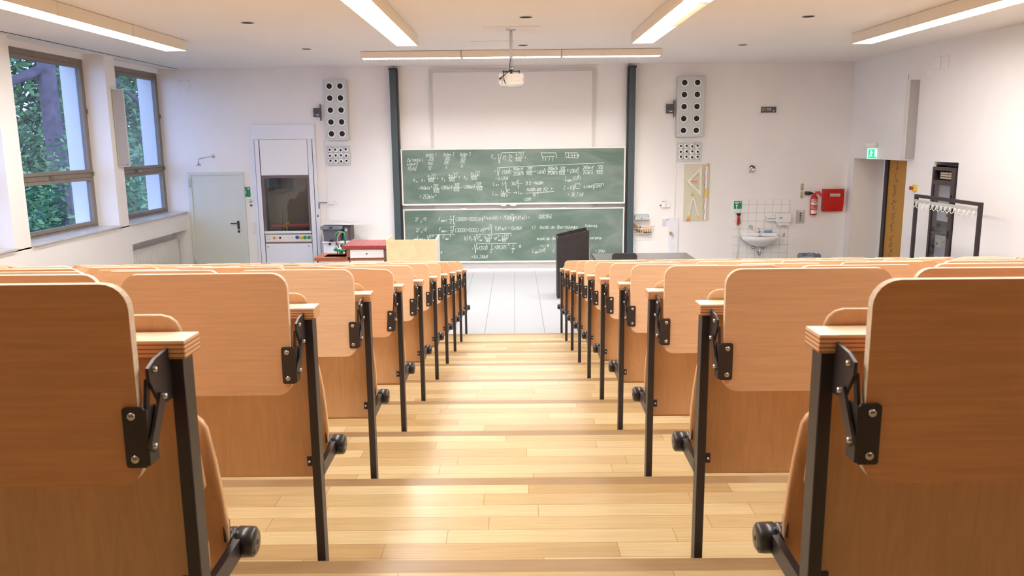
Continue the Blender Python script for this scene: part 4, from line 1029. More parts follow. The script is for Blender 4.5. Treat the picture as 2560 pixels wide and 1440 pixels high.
# ------------------------------------------------------------------ front wall, right part
# clock
t, hw, hh = hang('wall_clock', 'dark flip clock reading 21 04 on the right part of the front wall', 'clock', 1898.5, 265.5, 1941, 283.5, .09)
B().box(-hw, hw, -.09, -.001, -hh, hh, bev=.012).build('clock_case', CREAM, t)
fc = B().box(-hw*.82, hw*.96, -.094, -.088, -hh*.78, hh*.82, bev=.002).build('clock_face', mat('clock_face_dark', (84, 76, 74), .35), t)
text_mesh('digits', '21 04', hh*1.15, (-hw*.18, -.0955, hh*.12), fc, mat('clock_digits', (222, 218, 216), .6))
B().lathe([(0, -.0955), (.011, -.0950), (.012, -.094)], (hw*.68, 0, -hh*.3), 'y').build('date_dot', mat('clock_digits', (222, 218, 216), .6), fc)
# drawing tool board
t, hw, hh = hang('tool_board', 'pale khaki wall board that carries the big drawing tools', 'board', 1712, 410.5, 1770.5, 551, .02)
BX, BZ = t.location.x, t.location.z
B().box(-hw, hw, -.018, -.001, -hh, hh, bev=.002).build('backing_board', mat('khaki_board', (216, 209, 184), .6), t)
b = B()
for x, z in ((-.06, hh*.7), (-.03, -hh*.2), (hw*.62, hh*.9)): b.cyl((x, -.03, z), 'y', .004, .014)
b.build('peg', STEEL, t)
TB = lambda X_, Y_: (lambda p: (p.x, p.z))(onY(1690+X_/9, 400+Y_/9, D-.036))   # from the 9x crop
y = D-.030
o = B(); A_, C_, E_ = TB(235, 478), TB(590, 125), TB(565, 815)
o_pts = [A_, C_, E_]; cx_ = sum(p[0] for p in o_pts)/3; cz_ = sum(p[1] for p in o_pts)/3
inner = [TB(300, 478), TB(528, 262), TB(520, 690)]
b = B()
for i in range(3):
    j = (i+1) % 3
    b.prism([o_pts[i], o_pts[j], inner[j], inner[i]], 'y', -.004, .004)
TRI = mat('ivory_plastic', (232, 230, 208), .4)
t = thing('set_square', 'large ivory set square with an orange handle hanging on the khaki board', 'set square', (0, D-.036, 0)); b.build('triangle', TRI, t)
p, q_ = TB(330, 480), TB(500, 480); B().box(p[0], q_[0], -.02, -.004, p[1]-.014, p[1]+.014, bev=.004).build('handle', ORG, t)
p, q_ = TB(300, 448), TB(525, 512); B().box(p[0], q_[0], -.003, .003, q_[1], p[1]).build('handle_plate', CREAM, t)
t = thing('board_compass', 'large white chalkboard compass with yellow tips under the set square', 'compass', (0, D-.036, 0))
top = TB(378, 770); l1 = TB(278, 1260); l2 = TB(505, 1280)
V3 = lambda p, y_=0: (p[0], y_, p[1])
for nm, l in (('leg', l1), ('leg', l2)):
    B().bar(V3(top), V3(l), .03, .012, None, (0,1,0)).build(nm, CREAM, t)
B().cyl(V3(top, -.012), 'y', .026, .02).build('hinge_knob', YEL, t)
m1, m2 = TB(355, 890), TB(400, 890); B().bar(V3(m1), V3(m2), .018, .014, None, (0,1,0)).build('cross_bar', CREAM, t)
for p in (TB(275, 1275), TB(505, 1275)): B().box(p[0]-.02, p[0]+.02, -.012, .008, p[1]-.025, p[1]+.02, bev=.004).build('tip', YEL, t)
p = TB(270, 1335); B().prism([(p[0]-.035, p[1]-.015), (p[0]+.045, p[1]-.015), (p[0]+.01, p[1]+.03), (p[0]-.01, p[1]+.03)], 'y', -.02, .01).build('suction_foot', ORG, t)
t = thing('board_ruler', 'long white ruler with red and black marks at the right edge of the khaki board', 'ruler', (0, D-.036, 0))
a_, c_, d_, e_ = TB(640, 120), TB(712, 120), TB(600, 1350), TB(672, 1350)
B().prism([a_, c_, e_, d_], 'y', -.004, .004).build('ruler_blade', mat('ruler_white', (242, 236, 226), .4), t)
def lerp(p, q, s): return (p[0]+(q[0]-p[0])*s, p[1]+(q[1]-p[1])*s)
RM = mat('ruler_red', (190, 84, 74), .5)
b = B(); b2 = B()
for i in range(5):
    s0, s1 = i*.2, i*.2+.095
    P = [lerp(a_, d_, s0), lerp(c_, e_, s0), lerp(c_, e_, s1), lerp(a_, d_, s1)]
    m0, m1_ = lerp(P[0], P[1], .42), lerp(P[3], P[2], .42); n0, n1 = lerp(P[0], P[1], .32), lerp(P[3], P[2], .32)
    b.prism([n0, m0, m1_, n1], 'y', -.0055, -.004)
for i in range(50):
    s0 = i*.02+.004; p = lerp(a_, d_, s0); q2 = lerp(c_, e_, s0); s1 = s0+.009; r_ = lerp(a_, d_, s1); r2 = lerp(c_, e_, s1)
    tgt = b if (i//5) % 2 == 0 else b2
    tgt.prism([p, lerp(p, q2, .3), lerp(r_, r2, .3), r_], 'y', -.0055, -.004)
b.build('red_marks', RM, t); b2.build('black_marks', INK, t)
p, q2 = TB(655, 645), TB(700, 850); B().box(p[0], q2[0], -.03, -.004, q2[1], p[1], bev=.008).build('handle', YEL, t)['label'] = 'yellow ribbed handle'
p = TB(722, 115); B().box(p[0]-.018, p[0]+.018, -.008, .004, p[1]-.03, p[1]+.03, bev=.003).build('hanging_end', mat('brass_tan', (214, 172, 110), .5), t)
# little boxes
t, hw, hh = hang('thermostat', 'small white wall sensor with a lower side box, right of the blackboards', 'sensor', 1653, 497, 1674, 518)
B().box(-hw, .0, -.05, -.001, -hh, hh, bev=.004).build('sensor_box', WHITE, t); B().box(.0, hw, -.035, -.001, -hh, -.0, bev=.003).build('side_box', WHITE, t)
B().box(-hw*.8, -hw*.3, -.052, -.05, hh*.35, hh*.45).build('slot', INK, t); B().cyl((-hw-.03, -.02, -hh*.5), 'x', .009, .04).build('cable_plug', DARK, t)
t, hw, hh = hang('chalk_tray', 'grey wall tray holding coloured chalks above the wire basket', 'tray', 1588, 536, 1623, 549, .1)
B().box(-hw, hw, -.012, -.001, -hh, hh).box(-hw, hw, -.10, -.012, -hh, -hh+.012).box(-hw, hw, -.11, -.10, -hh, hh*.1).box(-hw, -hw+.008, -.10, -.012, -hh+.012, hh*.6).box(hw-.008, hw, -.10, -.012, -hh+.012, hh*.6).build('tray_body', mat('tray_grey', (196, 200, 200), .4), t)
B().cyl((-hw*.1, -.118, -hh*.5), 'y', .010, .008).build('knob', DARKG, t)
cx0 = t.location.x; cz0 = t.location.z
PAL = [((232, 226, 222), 'white'), ((222, 160, 176), 'pink'), ((214, 190, 150), 'buff'), ((226, 222, 110), 'yellow'), ((190, 214, 130), 'light green'), ((212, 216, 216), 'grey')]
for i, (c3, nm) in enumerate(PAL):
    xx = cx0 - hw*.75 + i*hw*.3
    tag(B().tube([(0, 0, 0), (.045, -.01, .0)], .008, None, 8).build('chalk_stick', mat('chalk_'+nm.replace(' ', '_'), c3, .9), loc=(xx, D-.06, cz0-hh+.0205)), '%s chalk stick lying in the grey wall tray' % nm, 'chalk', 'chalks in the wall tray')
t, hw, hh = hang('wire_basket', 'white wire basket on the wall under the chalk tray', 'basket', 1584, 571, 1630, 583, .12)
b = B(); z0_, z1_ = -hh, hh; y0_, y1_ = -.12, -.003
for z in (z0_, z1_, ): b.tube([(-hw, y1_, z), (-hw, y0_, z), (hw, y0_, z), (hw, y1_, z), (-hw, y1_, z)], .0035, None, 6)
n = 8
for i in range(n+1):
    x = -hw+2*hw*i/n; b.tube([(x, y1_, z1_), (x, y1_, z0_), (x, y0_, z0_), (x, y0_, z1_)], .0025, None, 5)
b.build('wire_frame', mat('coated_wire', (240, 232, 212), .4), t)
bx_, bz_ = t.location.x, t.location.z
t = thing('board_brush', 'brown wooden brush leaning out of the left end of the wire basket', 'brush', (bx_-hw*.55, D-.06, bz_-hh+.01))
B().bar((.09, 0, .012), (-.09, 0, .17), .05, .03, None, (0,1,0)).build('brush_back', mat('brown_brush_wood', (150, 110, 66), .5), t)
B().bar((.07, 0, .0), (-.04, 0, .07), .02, .028, None, (0,1,0)).build('bristles', mat('dark_bristles', (70, 54, 44), .9), t)
t = thing('board_eraser', 'light wooden block eraser lying in the wire basket', 'eraser', (bx_+hw*.5, D-.06, bz_-hh+.005))
B().box(-.075, .08, -.035, .035, .02, .075, bev=.006).build('eraser_block', mat('eraser_wood', (216, 160, 116), .5), t)
B().box(-.07, .075, -.033, .033, 0, .02).build('felt_pad', INK, t)
t = thing('blackboard_pointer', 'thin wooden pointer lying across the top of the wire basket', 'pointer', (bx_+hw*.5, D-.06, bz_+hh+.006))
B().tube([(-.13, 0, 0), (.15, 0, .03)], .006, None, 8).build('stick', mat('tan_stick', (206, 176, 150), .5), t)
B().lathe([(0, -.02), (.014, -.012), (.018, 0), (.014, .014), (0, .02)], (-.13, 0, .012), 'z').build('dark_knob', DARKG, t)
t, hw, hh = hang('paper_notice', 'small printed paper notice pinned to the wall beside the low cabinet door', 'notice', 1655, 548, 1668.5, 566.5)
B().box(-hw, hw, -.003, -.001, -hh, hh).build('paper', mat('notice_paper', (222, 222, 224), .7), t)
b = B()
for i in range(7):
    zz = hh*.7-i*hh*.24; b.box(-hw*.7, hw*(.1 if i % 3 == 1 else .6), -.0035, -.003, zz, zz+.006)
b.build('printed_lines', mat('faint_print', (176, 176, 180), .7), t)
B().lathe([(0, -.014), (.010, -.012), (.012, -.003)], (hw*.8, 0, hh*.85), 'y').build('pin', mat('copper_pin', (170, 100, 70), .4), t)
t, hw, hh = hang('service_door', 'narrow white access door in the wall with a brass valve, right of the basket', 'cabinet', 1671, 545, 1693, 636)
hb = t.location.z
B().box(-hw, hw, -.03, -.001, -hb+.02, hh, bev=.003).build('door_panel', WHITEB, t)
p = onY(1677.5, 583, D-.05)
b = B(); b.lathe([(0, -.07), (.02, -.065), (.024, -.05), (.03, -.031)], (p.x-t.location.x, 0, p.z-hb), 'y'); b.tube([(p.x-t.location.x, -.07, p.z-hb+.01), (p.x-t.location.x+.035, -.08, p.z-hb-.045)], .008); b.build('valve', mat('brass', (196, 150, 90), .3, .9), t)
# eye shower fitting high on wall
t, hw, hh = hang('wall_tap_pair', 'pair of short chrome wall taps with a black top, high above the sink', 'tap', 1870, 412.5, 1883.5, 431.5)
for x in (-hw*.55, hw*.55): B().lathe([(.0, -hh), (.013, -hh), (.016, -hh*.2), (.012, 0), (.014, hh*.3), (0, hh*.35)], (x, -.06, 0), 'z').build('nozzle', CHROME, t)
B().tube([(-hw*.6, -.06, hh*.5), (0, -.05, hh*.8), (hw*.8, -.06, hh*.6), (hw*.9, -.06, hh*.1)], .014).build('black_yoke', DARK, t)
B().cyl((0, -.05, hh*.3), 'y', .012, .05).build('wall_pipe', CHROME, t)
# tile field
a, c = onY(1833, 499.5, D), onY(1975.5, 499.5, D)
t = tag(B().box(a.x, c.x, -.012, -.001, 0.02, a.z).build('wall_tiling', WTILE, loc=(0, D, 0)), 'white square wall tiling behind the wash basin', 'wall tiles')
# eyewash sign + shower
t, hw, hh = hang('eyewash_sign', 'green eyewash sign on the top left wall tile', 'sign', 1835.3, 503, 1854.2, 522, .014)
B().box(-hw, hw, -.018, -.0125, -hh, hh).build('sign_plate', SAFE, t)
b = B(); cross(b, hw*.68, hh*.72, .017, -.018, WHITE)
b.prism([(-hw*.3+hw*.5*math.cos(a_*PI/8), hh*.6+hh*.26*math.sin(a_*PI/8)) for a_ in range(16)], 'y', -.019, -.018, WHITE)
b.cyl((-hw*.3, -.0195, hh*.6), 'y', .012, .001, SAFE, 12)
b.prism([(-hw*.55, hh*.05), (-hw*.05, hh*.05), (-hw*.2, -hh*.5), (-hw*.2, -hh), (-hw*.42, -hh), (-hw*.42, -hh*.5)], 'y', -.019, -.018, WHITE)
b.build('pictogram', None, t)
t, hw, hh = hang('eye_shower', 'red hand-held eye shower with black head hanging left of the basin', 'eye shower', 1841.5, 532.5, 1850, 562, .05)
B().lathe([(0, hh), (.045, hh), (.045, hh*.85), (.028, hh*.6), (.022, hh*.5)], (0, -.06, 0), 'z').build('shower_head', DARK, t)
B().tube([(0, -.06, hh*.55), (-.005, -.065, -.0), (0, -.055, -hh)], .022).build('handle', RED, t)
B().bar((.022, -.07, hh*.2), (.03, -.075, -hh*.85), .012, .01).build('lever', DARK, t)
B().box(-.015, .015, -.045, -.012, hh*.1, hh*.5).build('holder', WHITE, t)
zb_ = t.location.z
B().tube([(0, -.055, -hh), (.012, -.05, -hh-.1), (.015, -.04, -.6), (-.01, -.03, -zb_+.1)], .006).build('hose', mat('cream_hose', (226, 220, 208), .5), t)
# wash basin
YSB = 15.13
t = thing('wash_basin', 'white ceramic wash basin on the tiled wall', 'sink', (onY(1909, 590, YSB).x, D-.012, onY(1909, 592, YSB).z))
hwid = (onY(1955, 590, YSB).x-onY(1863, 590, YSB).x)/2
prof = [(1.0, 0, 0), (1.02, 0, -.02), (1.0, 0, -.06), (.90, 0, -.09), (.6, 0, -.16), (.3, 0, -.20), (.16, 0, -.215)]
def dshape(s, n=28):
    P_ = []
    for i in range(n+1):
        a_ = PI*i/n; P_.append((-hwid*s*math.cos(a_), -.20 - (.25*math.sin(a_)**.8)*s if True else 0))
    return P_
b = B(); rows = []
for s, _, z in prof:
    D_ = dshape(s); rows.append([(x, -.14 + (yy+.20)*1.0 , z) for x, yy in D_])
rings = [[b.bm.verts.new(p) for p in r_] + [b.bm.verts.new((r_[-1][0], 0, r_[-1][2])), b.bm.verts.new((r_[0][0], 0, r_[0][2]))] for r_ in rows]
for s, z in ((.93, .0), (.88, -.02), (.7, -.10), (.3, -.13)):
    D_ = dshape(s*.97); r_ = [(x, -.15+(yy+.20)*.95, z) for x, yy in D_]
    rings.insert(0, [b.bm.verts.new(p) for p in r_] + [b.bm.verts.new((r_[-1][0], -.11 if s > .9 else -.12, z)), b.bm.verts.new((r_[0][0], -.11 if s > .9 else -.12, z))])
for r0, r1 in zip(rings, rings[1:]):
    for i in range(len(r0)):
        f = b.bm.faces.new((r0[i], r0[(i+1) % len(r0)], r1[(i+1) % len(r0)], r1[i])); f.smooth = True
b.bm.faces.new(rings[0]); b.bm.faces.new(rings[-1][::-1])
CER = mat('white_ceramic', (244, 244, 242), .12, coat=.5)
b.build('basin', CER, t)
B().box(-hwid*.98, hwid*.98, -.12, 0, -.05, .045, bev=.015).build('splash_back', CER, t)
b = B(); b.lathe([(.022, 0), (.02, .03), (.018, .06), (.014, .08), (0, .085)], (-.02, -.10, .045), 'z'); b.tube([(-.02, -.10, .075), (-.02, -.17, .09), (-.02, -.22, .075), (-.02, -.225, .05)], .010); b.tube([(-.02, -.10, .12), (-.04, -.12, .15)], .007)
b.build('mixer_tap', CHROME, t)
B().box(-.03, .03, -.122, -.12, -.012, -.002).build('overflow', INK, t)
B().tube([(-.01, -.20, -.215), (-.01, -.20, -.34), (-.01, -.17, -.38), (-.01, -.10, -.38), (-.01, -.09, -.32), (-.01, 0, -.32)], .016).lathe([(.026, 0), (.026, -.03), (.02, -.045)], (-.01, -.20, -.215), 'z').build('drain_trap', CHROME, t)
for x in (-.10, .10): B().lathe([(.03, -.002), (.03, -.01), (.012, -.014), (.012, -.04), (.02, -.045), (.022, -.065), (0, -.07)], (x, 0, -.24), 'y').tube([(x, -.04, -.24), (x*.8, -.06, -.16), (x*.5, -.08, -.09)], .006).build('angle_valve', CHROME, t)
bx_, bz_ = t.location.x, t.location.z
p = onY(1876.5, 566.5, D-.03)
t = thing('wall_tap', 'chrome wall valve on the tiles above the left rim of the basin', 'tap', (p.x, D-.012, p.z))
B().lathe([(.028, -.001), (.028, -.01), (.014, -.015), (.014, -.04), (.024, -.05), (.026, -.065), (0, -.07)], (0,0,0), 'y').build('valve_body', CHROME, t)
B().tube([(0, -.03, 0), (.02, -.05, -.03), (.035, -.06, -.06)], .009).build('spout', CHROME, t)
t = tag(B().box(-.065, .065, -.035, .035, 0, .045, bev=.012).build('sponge', mat('blue_sponge', (120, 165, 200), .9, var=.3, scale=40, bump=.5), loc=(bx_+.17, D-.075, bz_+.0455)), 'light blue sponge on the right rim of the basin', 'sponge')
t, hw, hh = hang('soap_dispenser', 'white soap dispenser with a blue print left of the towel dispenser', 'soap dispenser', 1916.5, 541, 1938.5, 553.5, .09)
B().box(-hw, hw, -.10, -.012, -hh, hh, bev=.012).build('dispenser_body', WHITE, t)
B().box(-hw*.8, hw*.9, -.104, -.10, -hh*.1, hh*.2).build('blue_print', mat('print_blue', (110, 130, 170), .5), t)
t, hw, hh = hang('towel_dispenser', 'white paper towel dispenser on the tiles right above the basin', 'towel dispenser', 1940.5, 534, 1978, 556, .12)
B().box(-hw, hw, -.13, -.012, -hh, hh, bev=.015).build('dispenser_body', WHITE, t)
B().prism([(-hw*.8, -hh), (hw*.8, -hh), (hw*.7, -hh-.07), (.0, -hh-.05), (-hw*.6, -hh-.075)], 'y', -.11, -.03).build('tray', CREAM, t)
B().bar((-hw*.55, -.132, -hh*.1), (-hw*.2, -.132, hh*.15), .02, .003, None, (0,1,0)).build('maker_mark', mat('print_blue', (110, 130, 170), .5), t)
t, hw, hh = hang('tile_valve', 'small chrome valve on the tiles right of the basin', 'valve', 1956.5, 580, 1962, 590, .02)
B().lathe([(0, -.05), (.02, -.045), (.025, -.03), (.015, -.014)], (0, 0, 0), 'y').lathe([(0, -.04), (.012, -.035), (.016, -.014)], (0, 0, -.035), 'y').build('valve_body', CHROME, t)
t, hw, hh = hang('push_button_station', 'grey metal plate with four push buttons left of the extinguisher', 'push buttons', 1990.5, 525.5, 2010.5, 558)
B().box(-hw, hw, -.012, -.001, -hh, hh, bev=.002).build('panel_plate', mat('brushed_panel', (196, 190, 186), .4, .3), t)
B().box(-hw*.6, hw*.6, -.0135, -.012, hh*.82, hh*.94).build('label_strip', WHITE, t)
for i, (cc_, nm) in enumerate((((110, 44, 44), 'dark red'), ((30, 96, 60), 'dark green'), ((110, 140, 120), 'grey green'), ((150, 140, 136), 'grey'))):
    z = hh*.5-i*hh*.35; B().lathe([(0, -.024), (.016, -.022), (.018, -.012)], (0, 0, z), 'y').build('push_button', mat('button_%d' % i, cc_, .4), t)['label'] = nm+' button'
for (u0, v0, u1, v1), lab in (((2002, 459, 2008.5, 476), 'upper of two narrow khaki switch strips left of the extinguisher'), ((2001, 478.5, 2007, 496), 'lower of two narrow khaki switch strips left of the extinguisher')):
    t, hw, hh = hang('switch_strip', lab, 'switch', u0, v0, u1, v1, group='khaki switch strips')
    B().box(-hw, hw, -.01, -.001, -hh, hh, bev=.002).build('strip_plate', mat('khaki_plate', (192, 184, 152), .5), t); B().cyl((0, -.018, -hh*.45), 'y', .009, .008).build('key_switch', LINE, t)
# extinguisher
t, hw, hh = hang('fire_extinguisher', 'red fire extinguisher with black horn hanging on the front wall', 'fire extinguisher', 2026.5, 487, 2044, 536.5, .09)
hw = .063
B().lathe([(0, -hh), (hw*.96, -hh), (hw, -hh+.012), (hw, hh*.60), (hw*.9, hh*.76), (hw*.6, hh*.92), (.022, hh), (.022, hh+.02)], (0, -.075, 0), 'z', None, 32).build('cylinder', RED, t)
lb = B()
for z0_, z1_, m_ in ((-hh*.88, -hh*.52, WHITE), (-hh*.42, -hh*.08, mat('label_pink', (222, 120, 112), .5)), (0, hh*.25, WHITE), (hh*.3, hh*.58, mat('label_rose', (232, 180, 172), .5))):
    R_ = []
    for i in range(11):
        a_ = PI+PI*(.12+.76*i/10); R_.append([(math.cos(a_)*(hw+.0012), -.075+math.sin(a_)*(hw+.0012), z) for z in (z0_, z1_)])
    lb.grid(R_, m_)
lb.build('label', None, t)
b = B()
for z_, n_ in ((hh*.5, .03), (hh*.42, .04), (-.1*hh-.02, .03), (-hh*.25, .035), (hh*.16, .03), (-hh*.62, .02)): b.box(-n_, n_, -.075-hw-.003, -.075-hw-.0015, z_, z_+.008)
b.build('label_print', mat('label_text', (176, 60, 56), .6), t)
B().cyl((0, -.075, hh+.015), 'z', .02, .045).tube([(0, -.075, hh+.05), (-.03, -.08, hh+.03)], .012).build('valve', CHROME, t)
B().lathe([(.012, -.02), (.016, -.05), (.034, -.085), (.036, -.175), (.03, -.18), (0, -.17)], (0, -.08, hh+.03), 'x').build('discharge_horn', DARK, t)
B().prism([(.01, hh+.06), (.10, hh+.065), (.165, hh-.035), (.12, hh-.03), (.09, hh+.02), (.01, hh+.03)], 'y', -.09, -.06).build('grip_handle', mat('grip_red', (214, 70, 64), .4), t)
B().box(-.02, .02, -.02, -.001, -hh*.3, hh*.6).tube([(-hw-.004, -.03, .05), (-hw-.004, -.075, .05)], .004).build('wall_bracket', STEEL, t)
# red fire blanket box
t, hw, hh = hang('fire_blanket_box', 'red wall box labelled Löschdecke near the right corner', 'fire blanket box', 2061, 473.5, 2107, 528, .12)
b = B(); b.prism([(-.001, -hh), (-.11, -hh), (-.135, -hh*.5), (-.135, hh), (-.001, hh)], 'x', -hw, hw, RED); b.build('box_body', None, t)
b = B(); b.box(-hw-.004, hw+.004, -.142, -.001, hh-.006, hh+.004, RED); b.build('lid', None, t)
lp = B().box(-hw*.45, hw*.62, -.1375, -.135, hh*.36, hh*.6).build('label_plate', WHITE, t)
text_mesh('lettering', 'Löschdecke', .058, (hw*.085, -.139, hh*.48), lp, INK)
B().lathe([(0, -.15), (.012, -.146), (.014, -.13)], (hw*.15, 0, -hh*.86), 'y').build('pull_knob', mat('dark_red_knob', (110, 24, 22), .4), t)
bx_, bz_, bh = t.location.x, t.location.z, hh
t = tag(B().prism([(-.10, 0), (.14, 0), (.13, .05), (.05, .055)], 'y', -.003, 0).build('folded_paper', CREAM, loc=(bx_, D-.06, bz_+bh+.006)), 'folded cream paper lying on top of the red box', 'paper')
# round wall socket near the floor
t, hw, hh = hang('round_socket', 'round wall socket near the floor beside the tiling', 'socket', 1973, 643, 1981, 651, .02)
B().lathe([(.035, -.001), (.035, -.02), (.03, -.026), (.022, -.026), (.02, -.015), (0, -.015)], (0, 0, 0), 'y').build('socket_body', CREAM, t)
# bin
YBN = 14.9; a, c = onY(2001, 650, YBN), onY(2058, 650, YBN); h = onY(2030, 638, YBN).z
t = thing('waste_bin', 'waste bin with grey-blue bag under the fire extinguisher', 'bin', ((a.x+c.x)/2, YBN+.15, 0)); r_ = (c.x-a.x)/2
B().lathe([(0, .0), (r_*.78, 0), (r_*.9, h-.03), (r_*.9, h-.02)], (0,0,0), 'z', None, 28).build('bin_body', DARKG, t)
b = B(); rr = random.Random(5); rows = []
for i, (s, z) in enumerate(((.92, h-.14), (1.0, h-.07), (.99, h-.015), (.93, h+.0), (.84, h-.02), (.80, h-.10))):
    rows.append([(math.cos(2*PI*q/30)*r_*(s+rr.uniform(-.015, .015)), math.sin(2*PI*q/30)*r_*(s+rr.uniform(-.015, .015)), z+rr.uniform(-.012, .012)) for q in range(30)])
for r1 in rows: r1.append(r1[0])
b.grid(rows); b.build('bin_bag', mat('grey_bag', (122, 134, 152), .35, var=.35, scale=14, bump=.4, bscale=14), t)

# ------------------------------------------------------------------ right wall
# exit sign
a, c = onY(2169, 370, 14.3), onY(2194, 397, 14.3)
t = thing('exit_sign', 'small lit green exit sign under a white lamp over the alcove', 'exit sign', ((a.x+c.x)/2, 14.3, a.z)); w2 = (c.x-a.x)/2
B().box(-w2, w2, -.008, .008, -(a.z-c.z), -.004).build('sign_panel', mat('exit_white', (225, 250, 240), .4, emit=lin((200, 255, 235)), es=.5), t)
gp = B().box(-w2*.85, w2*.95, -.011, -.008, -(a.z-c.z)+.012, -.02).build('green_field', mat('exit_green', (20, 190, 140), .4, emit=lin((50, 210, 160)), es=.8), t)
b = B(); EW = mat('exit_figure', (240, 255, 250), .4, emit=lin((240, 255, 250)), es=.6)
b.cyl((-.03, -.0125, -.05), 'y', .012, .001, EW, 12); b.bar((-.03, -.012, -.06), (-.035, -.012, -.11), .02, .001, EW, (0,1,0)); b.bar((-.035, -.012, -.11), (-.06, -.012, -.15), .012, .001, EW, (0,1,0)); b.bar((-.03, -.012, -.11), (-.01, -.012, -.15), .012, .001, EW, (0,1,0)); b.bar((-.03, -.012, -.07), (.0, -.012, -.085), .01, .001, EW, (0,1,0)); b.box(.03, .07, -.012, -.011, -.15, -.03, EW)
b.build('pictogram', None, gp)
B().tube([(-w2-.05, 0, .04), (XR-t.location.x-.001, 0, .04)], .045, None, 20).build('lamp_housing', WHITE, t)
# column loudspeakers
GR = mat('speaker_grille', (176, 172, 170), .6, .1, var=.05, scale=40, bump=.3, bscale=300)
for (u0, v0, u1, v1, yy, sg, lab) in ((281, 222, 305, 417, 13.0, -1, 'slim grey column loudspeaker on the pier between the windows'), (2277, 198.5, 2300, 400, 12.95, 1, 'slim grey column loudspeaker on the right wall beside the alcove')):
    a, c = onY(u0, v0, yy), onY(u1, v1, yy)
    x = (a.x + onY(u1, v0, yy).x)/2; hh = (a.z-onY(u0+20, v1, yy).z)/2; zc_ = a.z-hh
    t = thing('column_loudspeaker', lab, 'loudspeaker', (x, yy, zc_), rz=math.radians(0 if sg > 0 else 22), group='column loudspeakers')
    B().box(-.082, .082, 0, .11, -hh, hh, bev=.004).build('cabinet', mat('speaker_cabinet_white', (228, 220, 212), .5), t)
    gl = B().box(-.074, .074, -.006, .0, -hh+.01, hh-.01).build('grille', GR, t)
    if sg < 0: B().box(.035, .06, -.008, -.006, -hh+.03, -hh+.04).build('badge', INK, gl)
    wx = (XL if sg < 0 else XR)-x
    e = abs(wx)-.082
    for z in (-hh*.55, hh*.1):
        m_ = B().box(min(sg*.08, sg*(.08+e)), max(sg*.08, sg*(.08+e)), .04, .08, z-.03, z+.03); m_.build('wall_bracket', CREAM, t)
# hanging cable at the right speaker
a, c = onX(2269, 187, XR-.02), onX(2259, 355, XR-.02)
t = thing('hanging_cable', 'thin cable with a brown plug hanging left of the right column loudspeaker', 'cable', (XR-.012, (a.y+c.y)/2, c.z))
B().tube([(0, 0, 0), (0, 0, a.z-c.z)], .004, mat('pale_cable', (170, 150, 136), .5), 6).build('cable', None, t)
B().box(-.014, .008, -.02, .02, -.07, .03, bev=.004).build('plug', mat('brown_plug', (70, 54, 46), .5), t)
t = tag(B().box(-.02, .008, -.015, .015, -.05, .03, bev=.004).build('cable_clip', mat('brown_plug', (70, 54, 46), .5), loc=(XR-.012, onX(2258, 392, XR).y, onX(2258, 392, XR).z)), 'small brown plug on the wall just above the alcove corner', 'plug')
# emergency stop, covers, switches
p = onX(2290, 470, XR)
t = thing('emergency_stop', 'red emergency stop knob on a yellow box beside the alcove', 'emergency stop', (XR, p.y, p.z))
B().box(-.05, -.001, -.04, .04, -.05, .05, bev=.004).build('yellow_box', mat('estop_yellow', (226, 196, 70), .4), t)
B().lathe([(.012, -.05), (.012, -.075), (.03, -.08), (.032, -.095), (0, -.105)], (0, 0, 0), 'x').build('mushroom_button', RED, t)
for u, v, lab in ((2344, 158, 'left one of two square plaster-coloured covers high on the right wall'), (2364, 156, 'right one of two square plaster-coloured covers high on the right wall')):
    p = onX(u, v, XR)
    t = thing('wall_cover', lab, 'wall cover', (XR, p.y, p.z), group='square covers high on the right wall')
    B().box(-.014, -.001, -.10, .10, -.09, .09, bev=.003).build('cover_plate', WALL, t)
p = onX(2321, 184, XR)
t = thing('round_cover', 'round plaster-coloured cover above the right column loudspeaker', 'wall cover', (XR, p.y, p.z)); B().lathe([(0, -.014), (.05, -.012), (.06, -.001)], (0,0,0), 'x').build('cover_plate', WALL, t)
for i, (u, v, lab) in enumerate(((2285, 521, 'small white wall switch below the emergency stop'), (2277, 592, 'upper of the low white wall switches right of the alcove'), (2276, 612, 'middle of the low white wall switches right of the alcove'), (2275, 633, 'lowest of the white wall switches right of the alcove'))):
    p = onX(u, v, XR)
    t = thing('light_switch', lab, 'switch', (XR, p.y, p.z), group='white wall switches beside the alcove')
    B().box(-.014, -.001, -.035, .035, -.04, .04, bev=.003).build('switch_plate', WHITE, t); B().box(-.02, -.014, -.025, .025, -.028, .028, bev=.002).build('rocker', WHITE, t)
# electrical cabinet in the right wall
y0_, y1_ = 11.66, 12.29
t = thing('electrical_cabinet', 'tall narrow black electrical cabinet with a glass door set in the right wall', 'electrical cabinet', (XR, y0_, .22))
w = y1_-y0_; H = 1.86
BF = mat('cabinet_dark_brown', (62, 50, 52), .4)
B().box(.16, .175, 0, w, 0, H).box(0.02, .16, 0, .012, 0, H).box(.02, .16, w-.012, w, 0, H).box(.02, .16, .012, w-.012, 0, .012).box(.02, .16, .012, w-.012, H-.012, H).build('cabinet_shell', BF, t)
fr = B(); fr.box(-.03, .01, 0, .09, 0, H-.04); fr.box(-.03, .01, w-.05, w, 0, H-.04); fr.box(-.03, .01, .09, w-.05, H-.09, H-.04); fr.box(-.03, .01, .09, w-.05, H-.30, H-.23); fr.box(-.03, .01, .09, w-.05, 0, .07)
fo = fr.build('door_frame', BF, t)
B().box(-.018, -.012, .085, w-.045, .065, H-.28).build('glass_pane', GLASSD, fo)
b = B()
for z in (.36, 1.18): b.lathe([(0, -.055), (.02, -.05), (.024, -.03)], (0, w-.03, z), 'x')
b.build('lock_knob', INK, fo)
b = B()
for z in (.1, .80, 1.32): b.box(-.045, -.03, .035, .06, z, z+.11)
b.build('hinge', INK, fo)
q = B()
